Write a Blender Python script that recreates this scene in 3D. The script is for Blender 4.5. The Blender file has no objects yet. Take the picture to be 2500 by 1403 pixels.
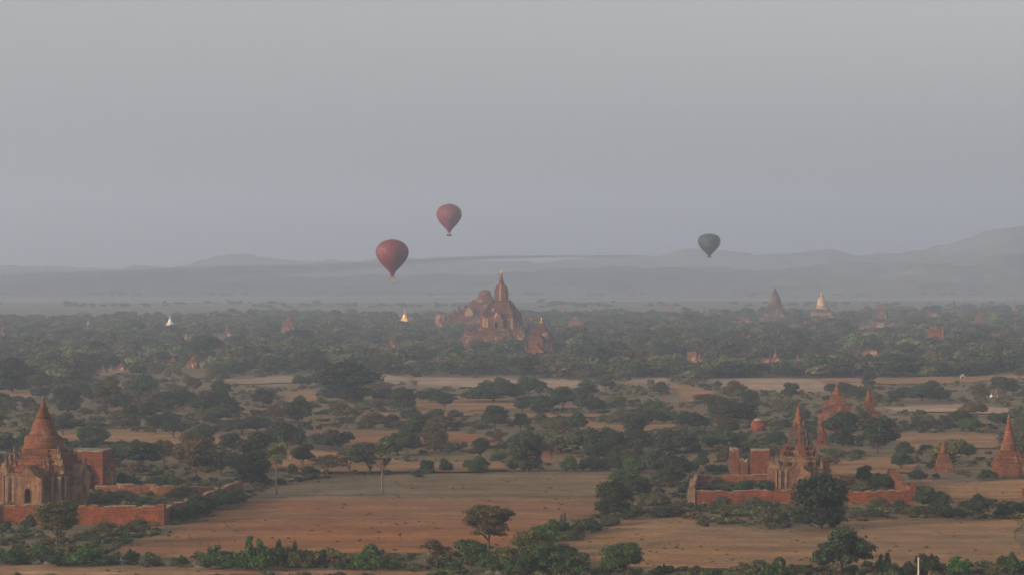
import bpy, math, random
import numpy as np
from mathutils import Vector, noise as mnoise
R = math.radians
rnd = random.Random(7)
rng = np.random.default_rng(7)
SC = bpy.context.scene
COL = SC.collection

# ------------------------------------------------------------------ camera
F, H, YH = 6000.0, 51.0, 660.0          # focal length in photo px, eye height, horizon row
cam_d = bpy.data.cameras.new('camera')
cam_d.sensor_width = 36; cam_d.lens = F / 2500 * 36
cam_d.shift_y = -(701.5 - YH) / 2500
cam_d.clip_start = 1; cam_d.clip_end = 60000
cam = bpy.data.objects.new('camera', cam_d); COL.objects.link(cam)
cam.location = (0, 0, H); cam.rotation_euler = (R(90), 0, 0)
SC.camera = cam

# ------------------------------------------------------------------ light
SUN = Vector((-0.86, -0.50, 0.0)).normalized()
SUN_EL = 13.0
w = bpy.data.worlds.new('World'); SC.world = w; w.use_nodes = True
nt = w.node_tree; nt.nodes.clear()
sky = nt.nodes.new('ShaderNodeTexSky'); sky.sky_type = 'NISHITA'; sky.sun_disc = False
sky.sun_elevation = R(SUN_EL); sky.sun_rotation = math.atan2(SUN.x, SUN.y)
sky.altitude = 60; sky.air_density = 1.0; sky.dust_density = 4.0; sky.ozone_density = 1.5
hsv = nt.nodes.new('ShaderNodeHueSaturation'); hsv.inputs['Saturation'].default_value = 0.16
mulc = nt.nodes.new('ShaderNodeMix'); mulc.data_type = 'RGBA'; mulc.blend_type = 'MULTIPLY'
mulc.inputs['Factor'].default_value = 1.0; mulc.inputs['B'].default_value = (1.0, 0.962, 0.922, 1)
bg = nt.nodes.new('ShaderNodeBackground'); bg.inputs['Strength'].default_value = 0.10
wo = nt.nodes.new('ShaderNodeOutputWorld')
nt.links.new(sky.outputs[0], hsv.inputs['Color']); nt.links.new(hsv.outputs[0], mulc.inputs['A'])
nt.links.new(mulc.outputs['Result'], bg.inputs['Color']); nt.links.new(bg.outputs[0], wo.inputs['Surface'])
sd = bpy.data.lights.new('sun', 'SUN'); sd.energy = 2.2; sd.angle = R(2.0); sd.color = (1.0, 0.66, 0.42)
so = bpy.data.objects.new('sun', sd); COL.objects.link(so)
so.rotation_euler = Vector((SUN.x * math.cos(R(SUN_EL)), SUN.y * math.cos(R(SUN_EL)), math.sin(R(SUN_EL)))).to_track_quat('Z', 'Y').to_euler()
SC.view_settings.view_transform = 'Standard'; SC.view_settings.look = 'None'
SC.view_settings.gamma = 1; SC.view_settings.use_curve_mapping = False
SC.view_settings.exposure = 1.16
SC.render.engine = 'CYCLES'
cy = SC.cycles
cy.use_denoising = True; cy.max_bounces = 5; cy.diffuse_bounces = 2; cy.glossy_bounces = 1
cy.transparent_max_bounces = 4; cy.volume_bounces = 1

# ------------------------------------------------------------------ helpers
def gp(px, py, z=0.0):                       # photo pixel on the ground -> world point
    s = (py - YH) / (H - z); return Vector(((px - 1250) / s, F / s, z))
def scl(py): return (py - YH) / H            # px per metre for ground row py

def tag(o, label=None, cat=None, group=None, kind=None):
    if label: o['label'] = label
    if cat: o['category'] = cat
    if group: o['group'] = group
    if kind: o['kind'] = kind
    return o
def empty(name, loc=(0, 0, 0), rz=0.0):
    o = bpy.data.objects.new(name, None); COL.objects.link(o)
    o.location = loc; o.rotation_euler = (0, 0, rz); o.empty_display_size = 1; return o
def link(name, me, parent=None, mat=None):
    if mat is not None and not me.materials: me.materials.append(mat)
    o = bpy.data.objects.new(name, me); COL.objects.link(o)
    if parent: o.parent = parent
    return o

class MB:
    def __init__(s): s.v = []; s.f = []; s.sm = []
    def add(s, vs, fs, smooth=False):
        b = len(s.v); s.v += [tuple(p) for p in vs]
        for f in fs: s.f.append(tuple(b + i for i in f)); s.sm.append(smooth)
        return s
    def box(s, x0, x1, y0, y1, z0, z1):
        return s.prism([(x0, y0), (x1, y0), (x1, y1), (x0, y1)], z0, z1)
    def prism(s, poly, z0, z1, top=1.0, cx=0, cy=0):
        n = len(poly)
        vs = [(x, y, z0) for x, y in poly] + [(cx + (x - cx) * top, cy + (y - cy) * top, z1) for x, y in poly]
        fs = [(i, (i + 1) % n, n + (i + 1) % n, n + i) for i in range(n)]
        fs += [tuple(range(n - 1, -1, -1)), tuple(range(n, 2 * n))]
        return s.add(vs, fs)
    def lathe(s, prof, n=20, cx=0, cy=0, smooth=True, rib=0.0):
        vs = []; m = len(prof)
        for r, z in prof:
            for i in range(n):
                a = 2 * math.pi * i / n
                rr = r * (1 + (rib if i % 2 else -rib))
                vs.append((cx + rr * math.cos(a), cy + rr * math.sin(a), z))
        fs = [(j * n + i, j * n + (i + 1) % n, (j + 1) * n + (i + 1) % n, (j + 1) * n + i) for j in range(m - 1) for i in range(n)]
        fs.append(tuple(range(n - 1, -1, -1))); fs.append(tuple((m - 1) * n + i for i in range(n)))
        return s.add(vs, fs, smooth)
    def tube(s, pts, rads, n=6):
        vs = []
        for k, p in enumerate(pts):
            p = Vector(p)
            d = (Vector(pts[min(k + 1, len(pts) - 1)]) - Vector(pts[max(k - 1, 0)])).normalized()
            u = d.orthogonal().normalized(); v = d.cross(u)
            for i in range(n):
                a = 2 * math.pi * i / n; vs.append(p + (u * math.cos(a) + v * math.sin(a)) * rads[k])
        m = len(pts)
        fs = [(j * n + i, j * n + (i + 1) % n, (j + 1) * n + (i + 1) % n, (j + 1) * n + i) for j in range(m - 1) for i in range(n)]
        fs.append(tuple((m - 1) * n + i for i in range(n)))
        return s.add(vs, fs, True)
    def xz(s, poly, y0, y1, M=None):         # polygon drawn in x-z, run along y
        n = len(poly)
        vs = [(x, y0, z) for x, z in poly] + [(x, y1, z) for x, z in poly]
        fs = [(i, n + i, n + (i + 1) % n, (i + 1) % n) for i in range(n)]
        fs += [tuple(range(n)), tuple(range(2 * n - 1, n - 1, -1))]
        return s.add(vs, fs)
    def rot(s, a, start=0):
        c, d = math.cos(a), math.sin(a)
        for i in range(start, len(s.v)):
            x, y, z = s.v[i]; s.v[i] = (x * c - y * d, x * d + y * c, z)
        return s
    def mesh(s, name):
        me = bpy.data.meshes.new(name); me.from_pydata(s.v, [], s.f)
        me.polygons.foreach_set('use_smooth', s.sm); me.update(); return me
    def build(s, name, mat, parent=None): return link(name, s.mesh(name), parent, mat)

# ------------------------------------------------------------------ materials
def newmat(name, rough=0.9):
    m = bpy.data.materials.new(name); m.use_nodes = True; t = m.node_tree
    b = t.nodes['Principled BSDF']; b.inputs['Roughness'].default_value = rough
    b.inputs['Specular IOR Level'].default_value = 0.15
    return m, t, b
def N(t, typ, **kw):
    n = t.nodes.new(typ)
    for k, v in kw.items():
        if k in n.inputs: n.inputs[k].default_value = v
        else: setattr(n, k, v)
    return n
def mixc(t, fac, a, b, mode='MIX'):
    m = t.nodes.new('ShaderNodeMix'); m.data_type = 'RGBA'; m.blend_type = mode
    for sock, val in (('Factor', fac), ('A', a), ('B', b)):
        i = m.inputs[sock] if sock == 'Factor' else [q for q in m.inputs if q.name == sock and q.type == 'RGBA'][0]
        if hasattr(val, 'links') or hasattr(val, 'is_linked'): t.links.new(val, i)
        elif isinstance(val, (int, float)): i.default_value = val
        else: i.default_value = (*val, 1)
    return [q for q in m.outputs if q.type == 'RGBA'][0]
def ramp(t, src, stops):
    r = t.nodes.new('ShaderNodeValToRGB'); e = r.color_ramp.elements
    while len(e) < len(stops): e.new(0.5)
    for k, (p, c) in enumerate(stops):
        e[k].position = p; e[k].color = (c, c, c, 1) if isinstance(c, (int, float)) else (*c, 1)
    t.links.new(src, r.inputs[0]); return r.outputs[0]
def noise_n(t, co, scale, detail=4, rough=0.6, stretch=None):
    if stretch:
        mp = t.nodes.new('ShaderNodeMapping'); mp.inputs['Scale'].default_value = stretch
        t.links.new(co, mp.inputs['Vector']); co = mp.outputs[0]
    n = N(t, 'ShaderNodeTexNoise', Scale=scale, Detail=detail, Roughness=rough)
    t.links.new(co, n.inputs['Vector']); return n.outputs[0]
def bump(t, b, h, dist, strength=0.6):
    n = N(t, 'ShaderNodeBump', Strength=strength, Distance=dist)
    t.links.new(h, n.inputs['Height']); t.links.new(n.outputs[0], b.inputs['Normal'])

def brick_mat(name, base, light, plaster=0.0, soot=0.4, k=1.0, pcol=(0.50, 0.38, 0.24)):
    m, t, b = newmat(name); tc = t.nodes.new('ShaderNodeTexCoord').outputs['Object']
    c = mixc(t, ramp(t, noise_n(t, tc, 0.55 * k, 5, 0.65), [(0.35, 0.0), (0.68, 1.0)]), base, light)
    course = noise_n(t, tc, 1.0 * k, 3, 0.7, (0.35, 0.35, 5.0))      # lines of brick courses
    c = mixc(t, ramp(t, course, [(0.42, 0.0), (0.58, 0.80)]), c, tuple(q * 0.30 for q in base))
    if plaster > 0:
        pn = noise_n(t, tc, 0.38 * k, 5, 0.62, (1, 1, 0.55))
        c = mixc(t, ramp(t, pn, [(0.62 - plaster * 0.3, 0.0), (0.66 - plaster * 0.3, 0.9)]), c, pcol)
    sn = noise_n(t, tc, 0.8 * k, 5, 0.7, (1.3, 1.3, 0.28))           # rain-washed black streaks
    c = mixc(t, ramp(t, sn, [(0.50, 0.0), (0.66, soot * 1.6)]), c, (0.035, 0.03, 0.026))
    c = mixc(t, 1.0, c, ramp(t, noise_n(t, tc, 0.22 * k, 4, 0.7), [(0.34, 0.45), (0.66, 1.2)]), 'MULTIPLY')
    fine = noise_n(t, tc, 3.5 * k, 4, 0.75)
    c = mixc(t, ramp(t, fine, [(0.38, 0.0), (0.66, 0.45)]), c, tuple(min(1, q * 1.5) for q in light))
    t.links.new(c, b.inputs['Base Color']); bump(t, b, fine, 0.3 / k, 0.8); return m
def plain(name, col, rough=0.9, var=0.25, k=1.0, metal=0.0):
    m, t, b = newmat(name, rough); tc = t.nodes.new('ShaderNodeTexCoord').outputs['Object']
    f = ramp(t, noise_n(t, tc, k, 4), [(0.3, 0.0), (0.7, 1.0)])
    t.links.new(mixc(t, f, tuple(q * (1 - var) for q in col), tuple(min(1, q * (1 + var)) for q in col)), b.inputs['Base Color'])
    b.inputs['Metallic'].default_value = metal; return m
def leaf_mat(name, mode):                   # mode OBJECT: tint of the object; INST: tint of the scattered copy
    m, t, b = newmat(name, 0.75)
    if mode == 'OBJECT': src = t.nodes.new('ShaderNodeObjectInfo').outputs['Color']
    else:
        a = t.nodes.new('ShaderNodeAttribute'); a.attribute_type = 'INSTANCER'; a.attribute_name = 'tint'; src = a.outputs['Color']
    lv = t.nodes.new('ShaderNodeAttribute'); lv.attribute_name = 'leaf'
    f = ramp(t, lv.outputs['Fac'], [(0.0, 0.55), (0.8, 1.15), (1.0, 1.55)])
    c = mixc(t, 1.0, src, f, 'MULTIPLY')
    t.links.new(c, b.inputs['Base Color'])
    tr = t.nodes.new('ShaderNodeBsdfTranslucent'); t.links.new(c, tr.inputs['Color'])
    mx = t.nodes.new('ShaderNodeMixShader'); mx.inputs[0].default_value = 0.25
    t.links.new(b.outputs[0], mx.inputs[1]); t.links.new(tr.outputs[0], mx.inputs[2])
    t.links.new(mx.outputs[0], t.nodes['Material Output'].inputs['Surface']); return m

M = {}
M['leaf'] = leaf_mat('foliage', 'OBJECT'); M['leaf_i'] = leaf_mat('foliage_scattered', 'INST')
M['bark'] = plain('bark', (0.075, 0.055, 0.04), var=0.4, k=2)
M['brick'] = brick_mat('weathered_brick', (0.150, 0.056, 0.028), (0.265, 0.100, 0.042), plaster=0.10, soot=0.6, pcol=(0.26, 0.18, 0.11))
M['brick_plaster'] = brick_mat('plastered_brick', (0.145, 0.064, 0.034), (0.24, 0.112, 0.056), plaster=0.42, soot=0.62, pcol=(0.26, 0.155, 0.08))
M['brick_red'] = brick_mat('red_brick', (0.135, 0.040, 0.017), (0.285, 0.080, 0.028), plaster=0.0, soot=0.8)
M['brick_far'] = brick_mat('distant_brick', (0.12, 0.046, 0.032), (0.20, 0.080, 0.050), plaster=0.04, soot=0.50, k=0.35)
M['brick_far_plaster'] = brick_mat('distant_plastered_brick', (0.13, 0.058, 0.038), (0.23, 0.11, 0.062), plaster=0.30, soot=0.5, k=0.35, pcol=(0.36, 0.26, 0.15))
M['brick_small'] = brick_mat('brighter_distant_brick', (0.17, 0.070, 0.045), (0.31, 0.125, 0.075), plaster=0.12, soot=0.4, k=0.5)  # brighter, pinker brick for the small far buildings
M['plaster'] = plain('ochre_plaster', (0.27, 0.165, 0.08), var=0.35, k=0.8)
M['pale'] = plain('pale_stone', (0.175, 0.115, 0.07), var=0.35, k=0.9)
M['ochre'] = plain('cream_gilded_plaster', (0.44, 0.30, 0.20), var=0.2, k=0.5)
M['white'] = plain('whitewash', (0.80, 0.76, 0.70), var=0.1)
M['gold'] = plain('gilding', (0.95, 0.55, 0.15), 0.35, 0.1, 1.0, 0.6)
M['grey'] = brick_mat('grey_brick', (0.095, 0.066, 0.050), (0.15, 0.10, 0.072), plaster=0.1, soot=0.5, k=0.4)
M['dark'] = plain('shade_and_dark_parts', (0.02, 0.016, 0.013), var=0.2)  # near-black paints the shade inside doorways, niches and windows; also tyres, cables
M['coping'] = plain('dry_grass_coping', (0.22, 0.175, 0.11), var=0.35, k=1.5)

# ------------------------------------------------------------------ ground zones (traced, then laid on the ground plane)
SOIL = dict(red=(0.235, 0.091, 0.026), tan=(0.27, 0.140, 0.054), pale=(0.36, 0.245, 0.165), grass=(0.158, 0.108, 0.046), scrub=(0.135, 0.105, 0.055),
            rut=(0.44, 0.27, 0.16))
ZONES = [  # name, soil, outline px, blur px, label-less structure
 ('ploughed_field', 'red', [(262,1350),(330,1322),(430,1285),(520,1252),(600,1222),(760,1206),(1000,1210),(1300,1208),(1480,1212),(1470,1250),(1350,1292),(1262,1340),(1120,1352),(1000,1352),(700,1352),(480,1362),(300,1358)], 6),
 ('stubble_field', 'grass', [(600,1222),(640,1196),(700,1180),(820,1163),(1000,1158),(1300,1155),(1570,1158),(1560,1170),(1490,1195),(1480,1213),(1300,1209),(1000,1211),(760,1207)], 6),
 ('fallow_field', 'tan', [(1385,1330),(1480,1285),(1560,1260),(1660,1262),(1760,1280),(1900,1292),(2030,1290),(2130,1268),(2300,1268),(2510,1268),(2510,1372),(2200,1385),(1900,1385),(1600,1390),(1440,1380)], 6),
 ('dirt_track', 'tan', [(-10,1379),(400,1381),(900,1386),(1050,1390),(1050,1410),(-10,1410)], 2),
 ('far_right_field', 'tan', [(2232,1168),(2400,1168),(2510,1168),(2510,1228),(2420,1222),(2330,1225),(2232,1180)], 4),
 ('pink_field', 'red', [(760,1050),(860,1050),(1040,1052),(1170,1060),(1245,1075),(1230,1092),(1020,1094),(900,1092),(820,1082)], 3),
 ('pink_field', 'red', [(1250,1100),(1365,1100),(1370,1135),(1255,1130)], 4),
 ('open_field', 'pale', [(1020,921),(1200,922),(1330,926),(1480,930),(1480,948),(1330,950),(1150,948),(1020,940)], 3),
 ('open_field', 'pale', [(1540,922),(1640,922),(1640,938),(1540,936)], 2),
 ('open_field', 'pale', [(1720,922),(1900,922),(2110,926),(2110,955),(1990,958),(1880,955),(1760,945)], 3),
 ('open_field', 'tan', [(1000,955),(1280,978),(1290,1000),(1110,1005),(1010,1000)], 3),
 ('open_field', 'pale', [(925,905),(950,915),(1010,925),(1010,940),(950,938),(925,930)], 3),
 ('open_field', 'tan', [(130,1052),(260,1050),(400,1056),(560,1062),(640,1075),(600,1085),(420,1088),(250,1082),(140,1075)], 4),
 ('open_field', 'grass', [(60,985),(280,990),(640,1015),(640,1030),(200,1020),(60,1020)], 4),
 ('open_field', 'tan', [(0,952),(90,955),(95,975),(0,978)], 3),
 ('open_field', 'tan', [(2170,1060),(2380,1055),(2440,1062),(2430,1095),(2300,1105),(2180,1100)], 4),
 ('open_field', 'pale', [(110,846),(232,843),(232,856),(190,860),(110,855)], 1),
 ('open_field', 'pale', [(600,900),(640,898),(640,909),(600,908)], 1),
 ('open_field', 'pale', [(300,806+100),(330,905),(250,918),(240,914)], 1),
 ('open_field', 'pale', [(1640,878),(1710,880),(1710,893),(1640,890)], 1),
 ('open_field', 'pale', [(2230,872),(2330,870),(2330,878),(2230,885)], 1),
 ('open_field', 'tan', [(2350,872),(2500,868),(2500,888),(2380,880)], 2),
 ('open_field', 'tan', [(2370,835),(2500,832),(2500,846),(2370,846)], 2),
 ('open_field', 'tan', [(2000,921),(2340,921),(2500,905),(2500,925),(2300,940),(2000,935)], 3),
 ('open_field', 'tan', [(1390,1030),(1460,1060),(1640,1045),(1640,1030),(1500,1032)], 3),
 ('open_field', 'grass', [(1540,1110),(1790,1100),(1790,1160),(1720,1165),(1660,1130)], 4),
 ('open_field', 'tan', [(2020,1128),(2230,1120),(2240,1160),(2030,1165)], 3),
 ('open_field', 'tan', [(640,1100),(900,1104),(1000,1132),(1240,1130),(1240,1152),(700,1156),(650,1140)], 3),
 ('open_field', 'pale', [(540,925),(700,918),(780,925),(780,938),(560,943)], 2),
 ('open_field', 'tan', [(700,955),(790,955),(780,985),(700,985)], 2),
 ('open_field', 'tan', [(1280,1010),(1480,1013),(1480,1027),(1280,1025)], 2),
 ('open_field', 'tan', [(880,1010),(1180,1008),(1180,1022),(900,1030)], 2),
 ('open_field', 'pale', [(2120,995),(2330,985),(2480,1000),(2460,1012),(2200,1010)], 2),
 ('open_field', 'tan', [(1640,935),(1740,955),(1760,985),(1650,985)], 3),
]
def pip(x, y, poly):
    c = np.zeros(x.shape, bool); n = len(poly)
    for i in range(n):
        x0, y0 = poly[i]; x1, y1 = poly[(i + 1) % n]
        if y0 == y1: continue
        k = ((y0 > y) != (y1 > y)) & (x < (x1 - x0) * (y - y0) / (y1 - y0) + x0); c ^= k
    return c
ZB = [(poly, min(p[0] for p in poly), max(p[0] for p in poly), min(p[1] for p in poly), max(p[1] for p in poly)) for nm, so_, poly, b_ in ZONES if not (so_ == 'grass' and nm == 'open_field')]
def in_open(px, py):
    for poly, x0, x1, y0, y1 in ZB:
        if x0 < px < x1 and y0 < py < y1:
            c = False; n = len(poly)
            for i in range(n):
                ax, ay = poly[i]; bx, by = poly[(i + 1) % n]
                if (ay > py) != (by > py) and px < (bx - ax) * (py - ay) / (by - ay) + ax: c = not c
            if c: return True
    return False

ang = np.concatenate([np.linspace(-180, -20, 30)[:-1], np.linspace(-20, 20, 560), np.linspace(20, 180, 30)[1:-1]])
rad = np.concatenate([[1, 60, 150, 250], np.exp(np.linspace(math.log(330), math.log(7000), 360)), [9000, 12000, 16000]])
A, Rr = np.meshgrid(np.radians(ang), rad)
GX, GY = Rr * np.sin(A), Rr * np.cos(A)
na, nr = len(ang), len(rad)
safe = np.where(GY > 50, GY, 50)
PX = 1250 + F * GX / safe; PY = YH + F * H / safe
def smooth_noise(x, y, sc, seed):
    r = np.random.default_rng(int(seed * 100)); g = r.uniform(-1, 1, (512, 512))
    fx, fy = x / sc, y / sc; ix, iy = np.floor(fx).astype(int), np.floor(fy).astype(int)
    tx, ty = fx - ix, fy - iy; tx = tx * tx * (3 - 2 * tx); ty = ty * ty * (3 - 2 * ty)
    G = lambda a, b: g[a % 512, b % 512]
    return (G(ix, iy) * (1 - tx) + G(ix + 1, iy) * tx) * (1 - ty) + (G(ix, iy + 1) * (1 - tx) + G(ix + 1, iy + 1) * tx) * ty
def fract_noise(x, y, sc, seed, octs=5, gain=.5):
    o = 0; a = 1
    for k in range(octs): o = o + a * smooth_noise(x, y, sc, seed + k * .37); sc /= 2.07; a *= gain
    return o
n1 = smooth_noise(GX, GY, 60, 1.3); n2 = smooth_noise(GX, GY, 14, 5.1)
dk = np.clip(6000.0 / safe, 0.5, 14) / 10
wx = PX + (n1 * 16 + n2 * 9) * dk * 1.6; wy = PY + (n2 * 5 + n1 * 4) * dk
col = np.zeros((nr, na, 3)); col[:] = SOIL['grass']
mixg = np.clip(0.5 + n1 * 1.1, 0, 1)[..., None]
col = col * mixg + np.array(SOIL['scrub']) * (1 - mixg)
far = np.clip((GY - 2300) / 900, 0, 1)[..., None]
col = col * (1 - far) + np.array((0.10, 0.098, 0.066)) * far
zw = []
for nm, so_, poly, bl in ZONES:
    wsum = np.zeros(PX.shape)
    for jx, jy in ((0, 0), (1, .5), (-1, -.5), (.5, -1), (-.5, 1)):
        wsum += pip(wx + jx * bl * 2, wy + jy * bl * .7, poly)
    wgt = wsum / 5; wgt[GY < 60] = 0; zw.append(wgt)
    col = col * (1 - wgt[..., None]) + np.array(SOIL[so_]) * wgt[..., None]
# ruts of the track at the bottom edge
for yy, ww in ((1388, 1.6), (1399, 1.3)):
    g = np.exp(-((wy - (yy + (PX / 1000) * 5)) / ww) ** 2) * (PX < 1000) * 0.7
    col = col * (1 - g[..., None]) + np.array(SOIL['rut']) * g[..., None]
def grid_mesh(name, X, Y, Z, C, mask=None, wrap=True):
    nr_, na_ = X.shape
    vs = np.stack([X, Y, Z], -1).reshape(-1, 3)
    i, j = np.meshgrid(np.arange(nr_ - 1), np.arange(na_ if wrap else na_ - 1), indexing='ij')
    a = i * na_ + j; b_ = i * na_ + (j + 1) % na_; c_ = (i + 1) * na_ + (j + 1) % na_; d_ = (i + 1) * na_ + j
    fs = np.stack([a, b_, c_, d_], -1)
    fs = fs[mask] if mask is not None else fs.reshape(-1, 4)
    fs = fs[:, ::-1]
    used = np.unique(fs); rm = np.full(len(vs), -1); rm[used] = np.arange(len(used))
    vs = vs[used]; fs = rm[fs]; cc = C.reshape(-1, 3)[used]
    me = bpy.data.meshes.new(name)
    me.vertices.add(len(vs)); me.vertices.foreach_set('co', vs.astype(np.float32).ravel())
    me.loops.add(fs.size); me.loops.foreach_set('vertex_index', fs.ravel().astype(np.int32))
    me.polygons.add(len(fs)); me.polygons.foreach_set('loop_start', np.arange(0, fs.size, 4, dtype=np.int32))
    me.update(calc_edges=True)
    at = me.color_attributes.new('soil', 'FLOAT_COLOR', 'POINT')
    at.data.foreach_set('color', np.concatenate([cc, np.ones((len(cc), 1))], 1).astype(np.float32).ravel())
    me.polygons.foreach_set('use_smooth', np.ones(len(fs), bool)); return me
def soil_mat(name):
    m, t, b = newmat(name, 0.95)
    a = t.nodes.new('ShaderNodeAttribute'); a.attribute_name = 'soil'; c = a.outputs['Color']
    g = t.nodes.new('ShaderNodeNewGeometry').outputs['Position']
    l = noise_n(t, g, 0.012, 6, 0.65); md = noise_n(t, g, 0.09, 5, 0.7); fi = noise_n(t, g, 0.8, 4, 0.75)
    c = mixc(t, ramp(t, l, [(0.35, 0.0), (0.65, 0.55)]), c, (0.15, 0.115, 0.075))
    c = mixc(t, 1.0, c, ramp(t, md, [(0.3, 0.68), (0.7, 1.30)]), 'MULTIPLY')
    c = mixc(t, 1.0, c, ramp(t, fi, [(0.3, 0.70), (0.7, 1.30)]), 'MULTIPLY')
    st_ = noise_n(t, g, 1.0, 4, 0.65, (0.012, 0.16, 1))
    c = mixc(t, 1.0, c, ramp(t, st_, [(0.32, 0.74), (0.68, 1.26)]), 'MULTIPLY')
    w_ = noise_n(t, g, 0.35, 3, 0.8)
    c = mixc(t, ramp(t, w_, [(0.60, 0.0), (0.72, 0.45)]), c, (0.11, 0.088, 0.045))
    t.links.new(c, b.inputs['Base Color']); bump(t, b, fi, 0.35, 0.7); return m
M['soil'] = soil_mat('dry_soil')
ZG = np.zeros(GX.shape)
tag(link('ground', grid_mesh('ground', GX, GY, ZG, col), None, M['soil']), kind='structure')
for k, (nm, so_, poly, bl) in enumerate(ZONES):
    wz = zw[k]; fw = np.minimum.reduce([wz, np.roll(wz, -1, 1)]); fw = np.minimum(fw[:-1], fw[1:])
    mask = fw > 0.45
    if mask.sum() < 4: continue
    lift = 0.08 + 0.015 * k
    tag(link(nm, grid_mesh(nm, GX, GY, ZG + lift, col, mask), None, M['soil']), kind='structure')

# river beyond the wood, and the sand flats
m, t, b = newmat('river_water', 0.55); b.inputs['Base Color'].default_value = (0.10, 0.10, 0.09, 1)
b.inputs['Specular IOR Level'].default_value = 0.25
tc = t.nodes.new('ShaderNodeNewGeometry').outputs['Position']; bump(t, b, noise_n(t, tc, 0.2, 3), 0.6, 0.25)
rv = MB(); top = []; bot = []
for i in range(81):
    x = -5200 + i * 130
    bot.append((x, 3900 + 260 * mnoise.noise((x / 900, 0, 3)) + 0.10 * x, 0.6))
    top.append((x, 4350 + 420 * mnoise.noise((x / 1100, 4, 3)) + 0.05 * x, 0.6))
rv.add(bot + top, [(i, i + 1, 81 + i + 1, 81 + i) for i in range(80)])
tag(rv.build('river', m), kind='structure')
sb = MB()
for (cx, cy_, lx, ly) in ((-560, 4450, 330, 60), (520, 4300, 420, 50), (1000, 4500, 380, 60), (-150, 4700, 500, 45), (-900, 4250, 260, 50)):
    vs = [(cx, cy_, 1.6)]; n = 28
    for i in range(n):
        a = 2 * math.pi * i / n; q = 1 + 0.3 * mnoise.noise((math.cos(a) * 2, math.sin(a) * 2, cx))
        vs.append((cx + lx * q * math.cos(a), cy_ + ly * q * math.sin(a), 0.8))
    sb.add(vs, [(0, 1 + i, 1 + (i + 1) % n) for i in range(n)], True)
tag(sb.build('sandbar', plain('river_sand', (0.36, 0.27, 0.21), var=0.2, k=0.01)), kind='structure')

# hills
PROF = [(-900,640),(-500,632),(-200,648),(0,646),(60,652),(130,657),(330,658),(450,654),(520,637),(590,624),(660,632),(740,638),(840,640),(900,638),(960,630),(1040,638),(1150,637),(1300,639),(1400,630),(1500,626),
        (1600,632),(1680,617),(1760,620),(1850,632),(1950,622),(2020,614),(2100,624),(2200,622),(2280,608),(2370,580),(2430,556),(2480,549),(2540,552),(2650,575),(2900,590),(3400,600)]
def hill_strip(name, d0, dc, d1, prof, seed, rough, mat):
    th = np.radians(np.linspace(-24, 24, 520)); rr = np.linspace(d0, d1, 70)
    T, D = np.meshgrid(th, rr); X = D * np.tan(T)
    pxs = 1250 + F * np.tan(T)
    yc = np.interp(pxs, [p[0] for p in prof], [p[1] for p in prof])
    zc = H + (YH - yc) * dc / F
    tt = np.where(D < dc, (D - d0) / (dc - d0), 1 - 0.8 * (D - dc) / (d1 - dc)); tt = np.clip(tt, 0, 1)
    base = tt ** 0.8
    nz = fract_noise(X, D, 420, seed, 6, .55); rg = 1 - np.abs(smooth_noise(X + .25 * D, D * .4, 230, seed + 5)) * 2
    e = 1 - np.abs(tt - 1)
    amp = rough * (1 - 0.90 * np.maximum(0, e * 2 - 1) ** 1.2)
    Z = zc * base * (1 + amp * (nz * 0.55 + rg * 0.30 - 0.2)) + 10.0 * fract_noise(X, D, 170, seed + 9, 6, .6) * (tt > .05)
    Z = np.maximum(Z, -3)
    C = np.zeros((*X.shape, 3)); C[:] = (0.105, 0.095, 0.062)
    q = smooth_noise(X, D, 300, 2.2)[..., None]
    C = C * (1 - np.clip(q + .4, 0, 1)) + np.array((0.045, 0.055, 0.032)) * np.clip(q + .4, 0, 1)
    me = grid_mesh(name, X, D, Z, C, None, wrap=False)
    return tag(link(name, me, None, mat), kind='structure')
hm, t, b = newmat('hill_scrub', 0.95)
a_ = t.nodes.new('ShaderNodeAttribute'); a_.attribute_name = 'soil'
g_ = t.nodes.new('ShaderNodeNewGeometry').outputs['Position']
c_ = mixc(t, 1.0, a_.outputs['Color'], ramp(t, noise_n(t, g_, 0.01, 6, 0.7), [(0.32, 0.35), (0.68, 1.8)]), 'MULTIPLY')
t.links.new(c_, b.inputs['Base Color'])
hill_strip('hills', 6000, 7000, 9000, PROF, 3.3, 0.55, hm)
PROF2 = [(-900,676),(0,684),(300,680),(600,668),(900,676),(1150,668),(1400,656),(1700,652),(1900,660),(2150,650),(2300,640),(2500,622),(2700,612),(3400,640)]
hill_strip('foothills', 5000, 5700, 6300, PROF2, 8.1, 0.9, hm)

# ------------------------------------------------------------------ air
hz = MB().box(-7500, 7500, -1500, 12500, -6, 420).build('haze', None)
mh = bpy.data.materials.new('haze_air'); mh.use_nodes = True; t = mh.node_tree; t.nodes.clear()
pv = t.nodes.new('ShaderNodeVolumePrincipled'); pv.inputs['Color'].default_value = (0.625, 0.752, 0.93, 1)
pv.inputs['Density'].default_value = 0.00023; pv.inputs['Anisotropy'].default_value = 0.25
mo = t.nodes.new('ShaderNodeOutputMaterial'); t.links.new(pv.outputs[0], mo.inputs['Volume'])
hz.data.materials.append(mh); tag(hz, 'thin pale morning haze over the whole plain', kind='stuff')

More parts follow.
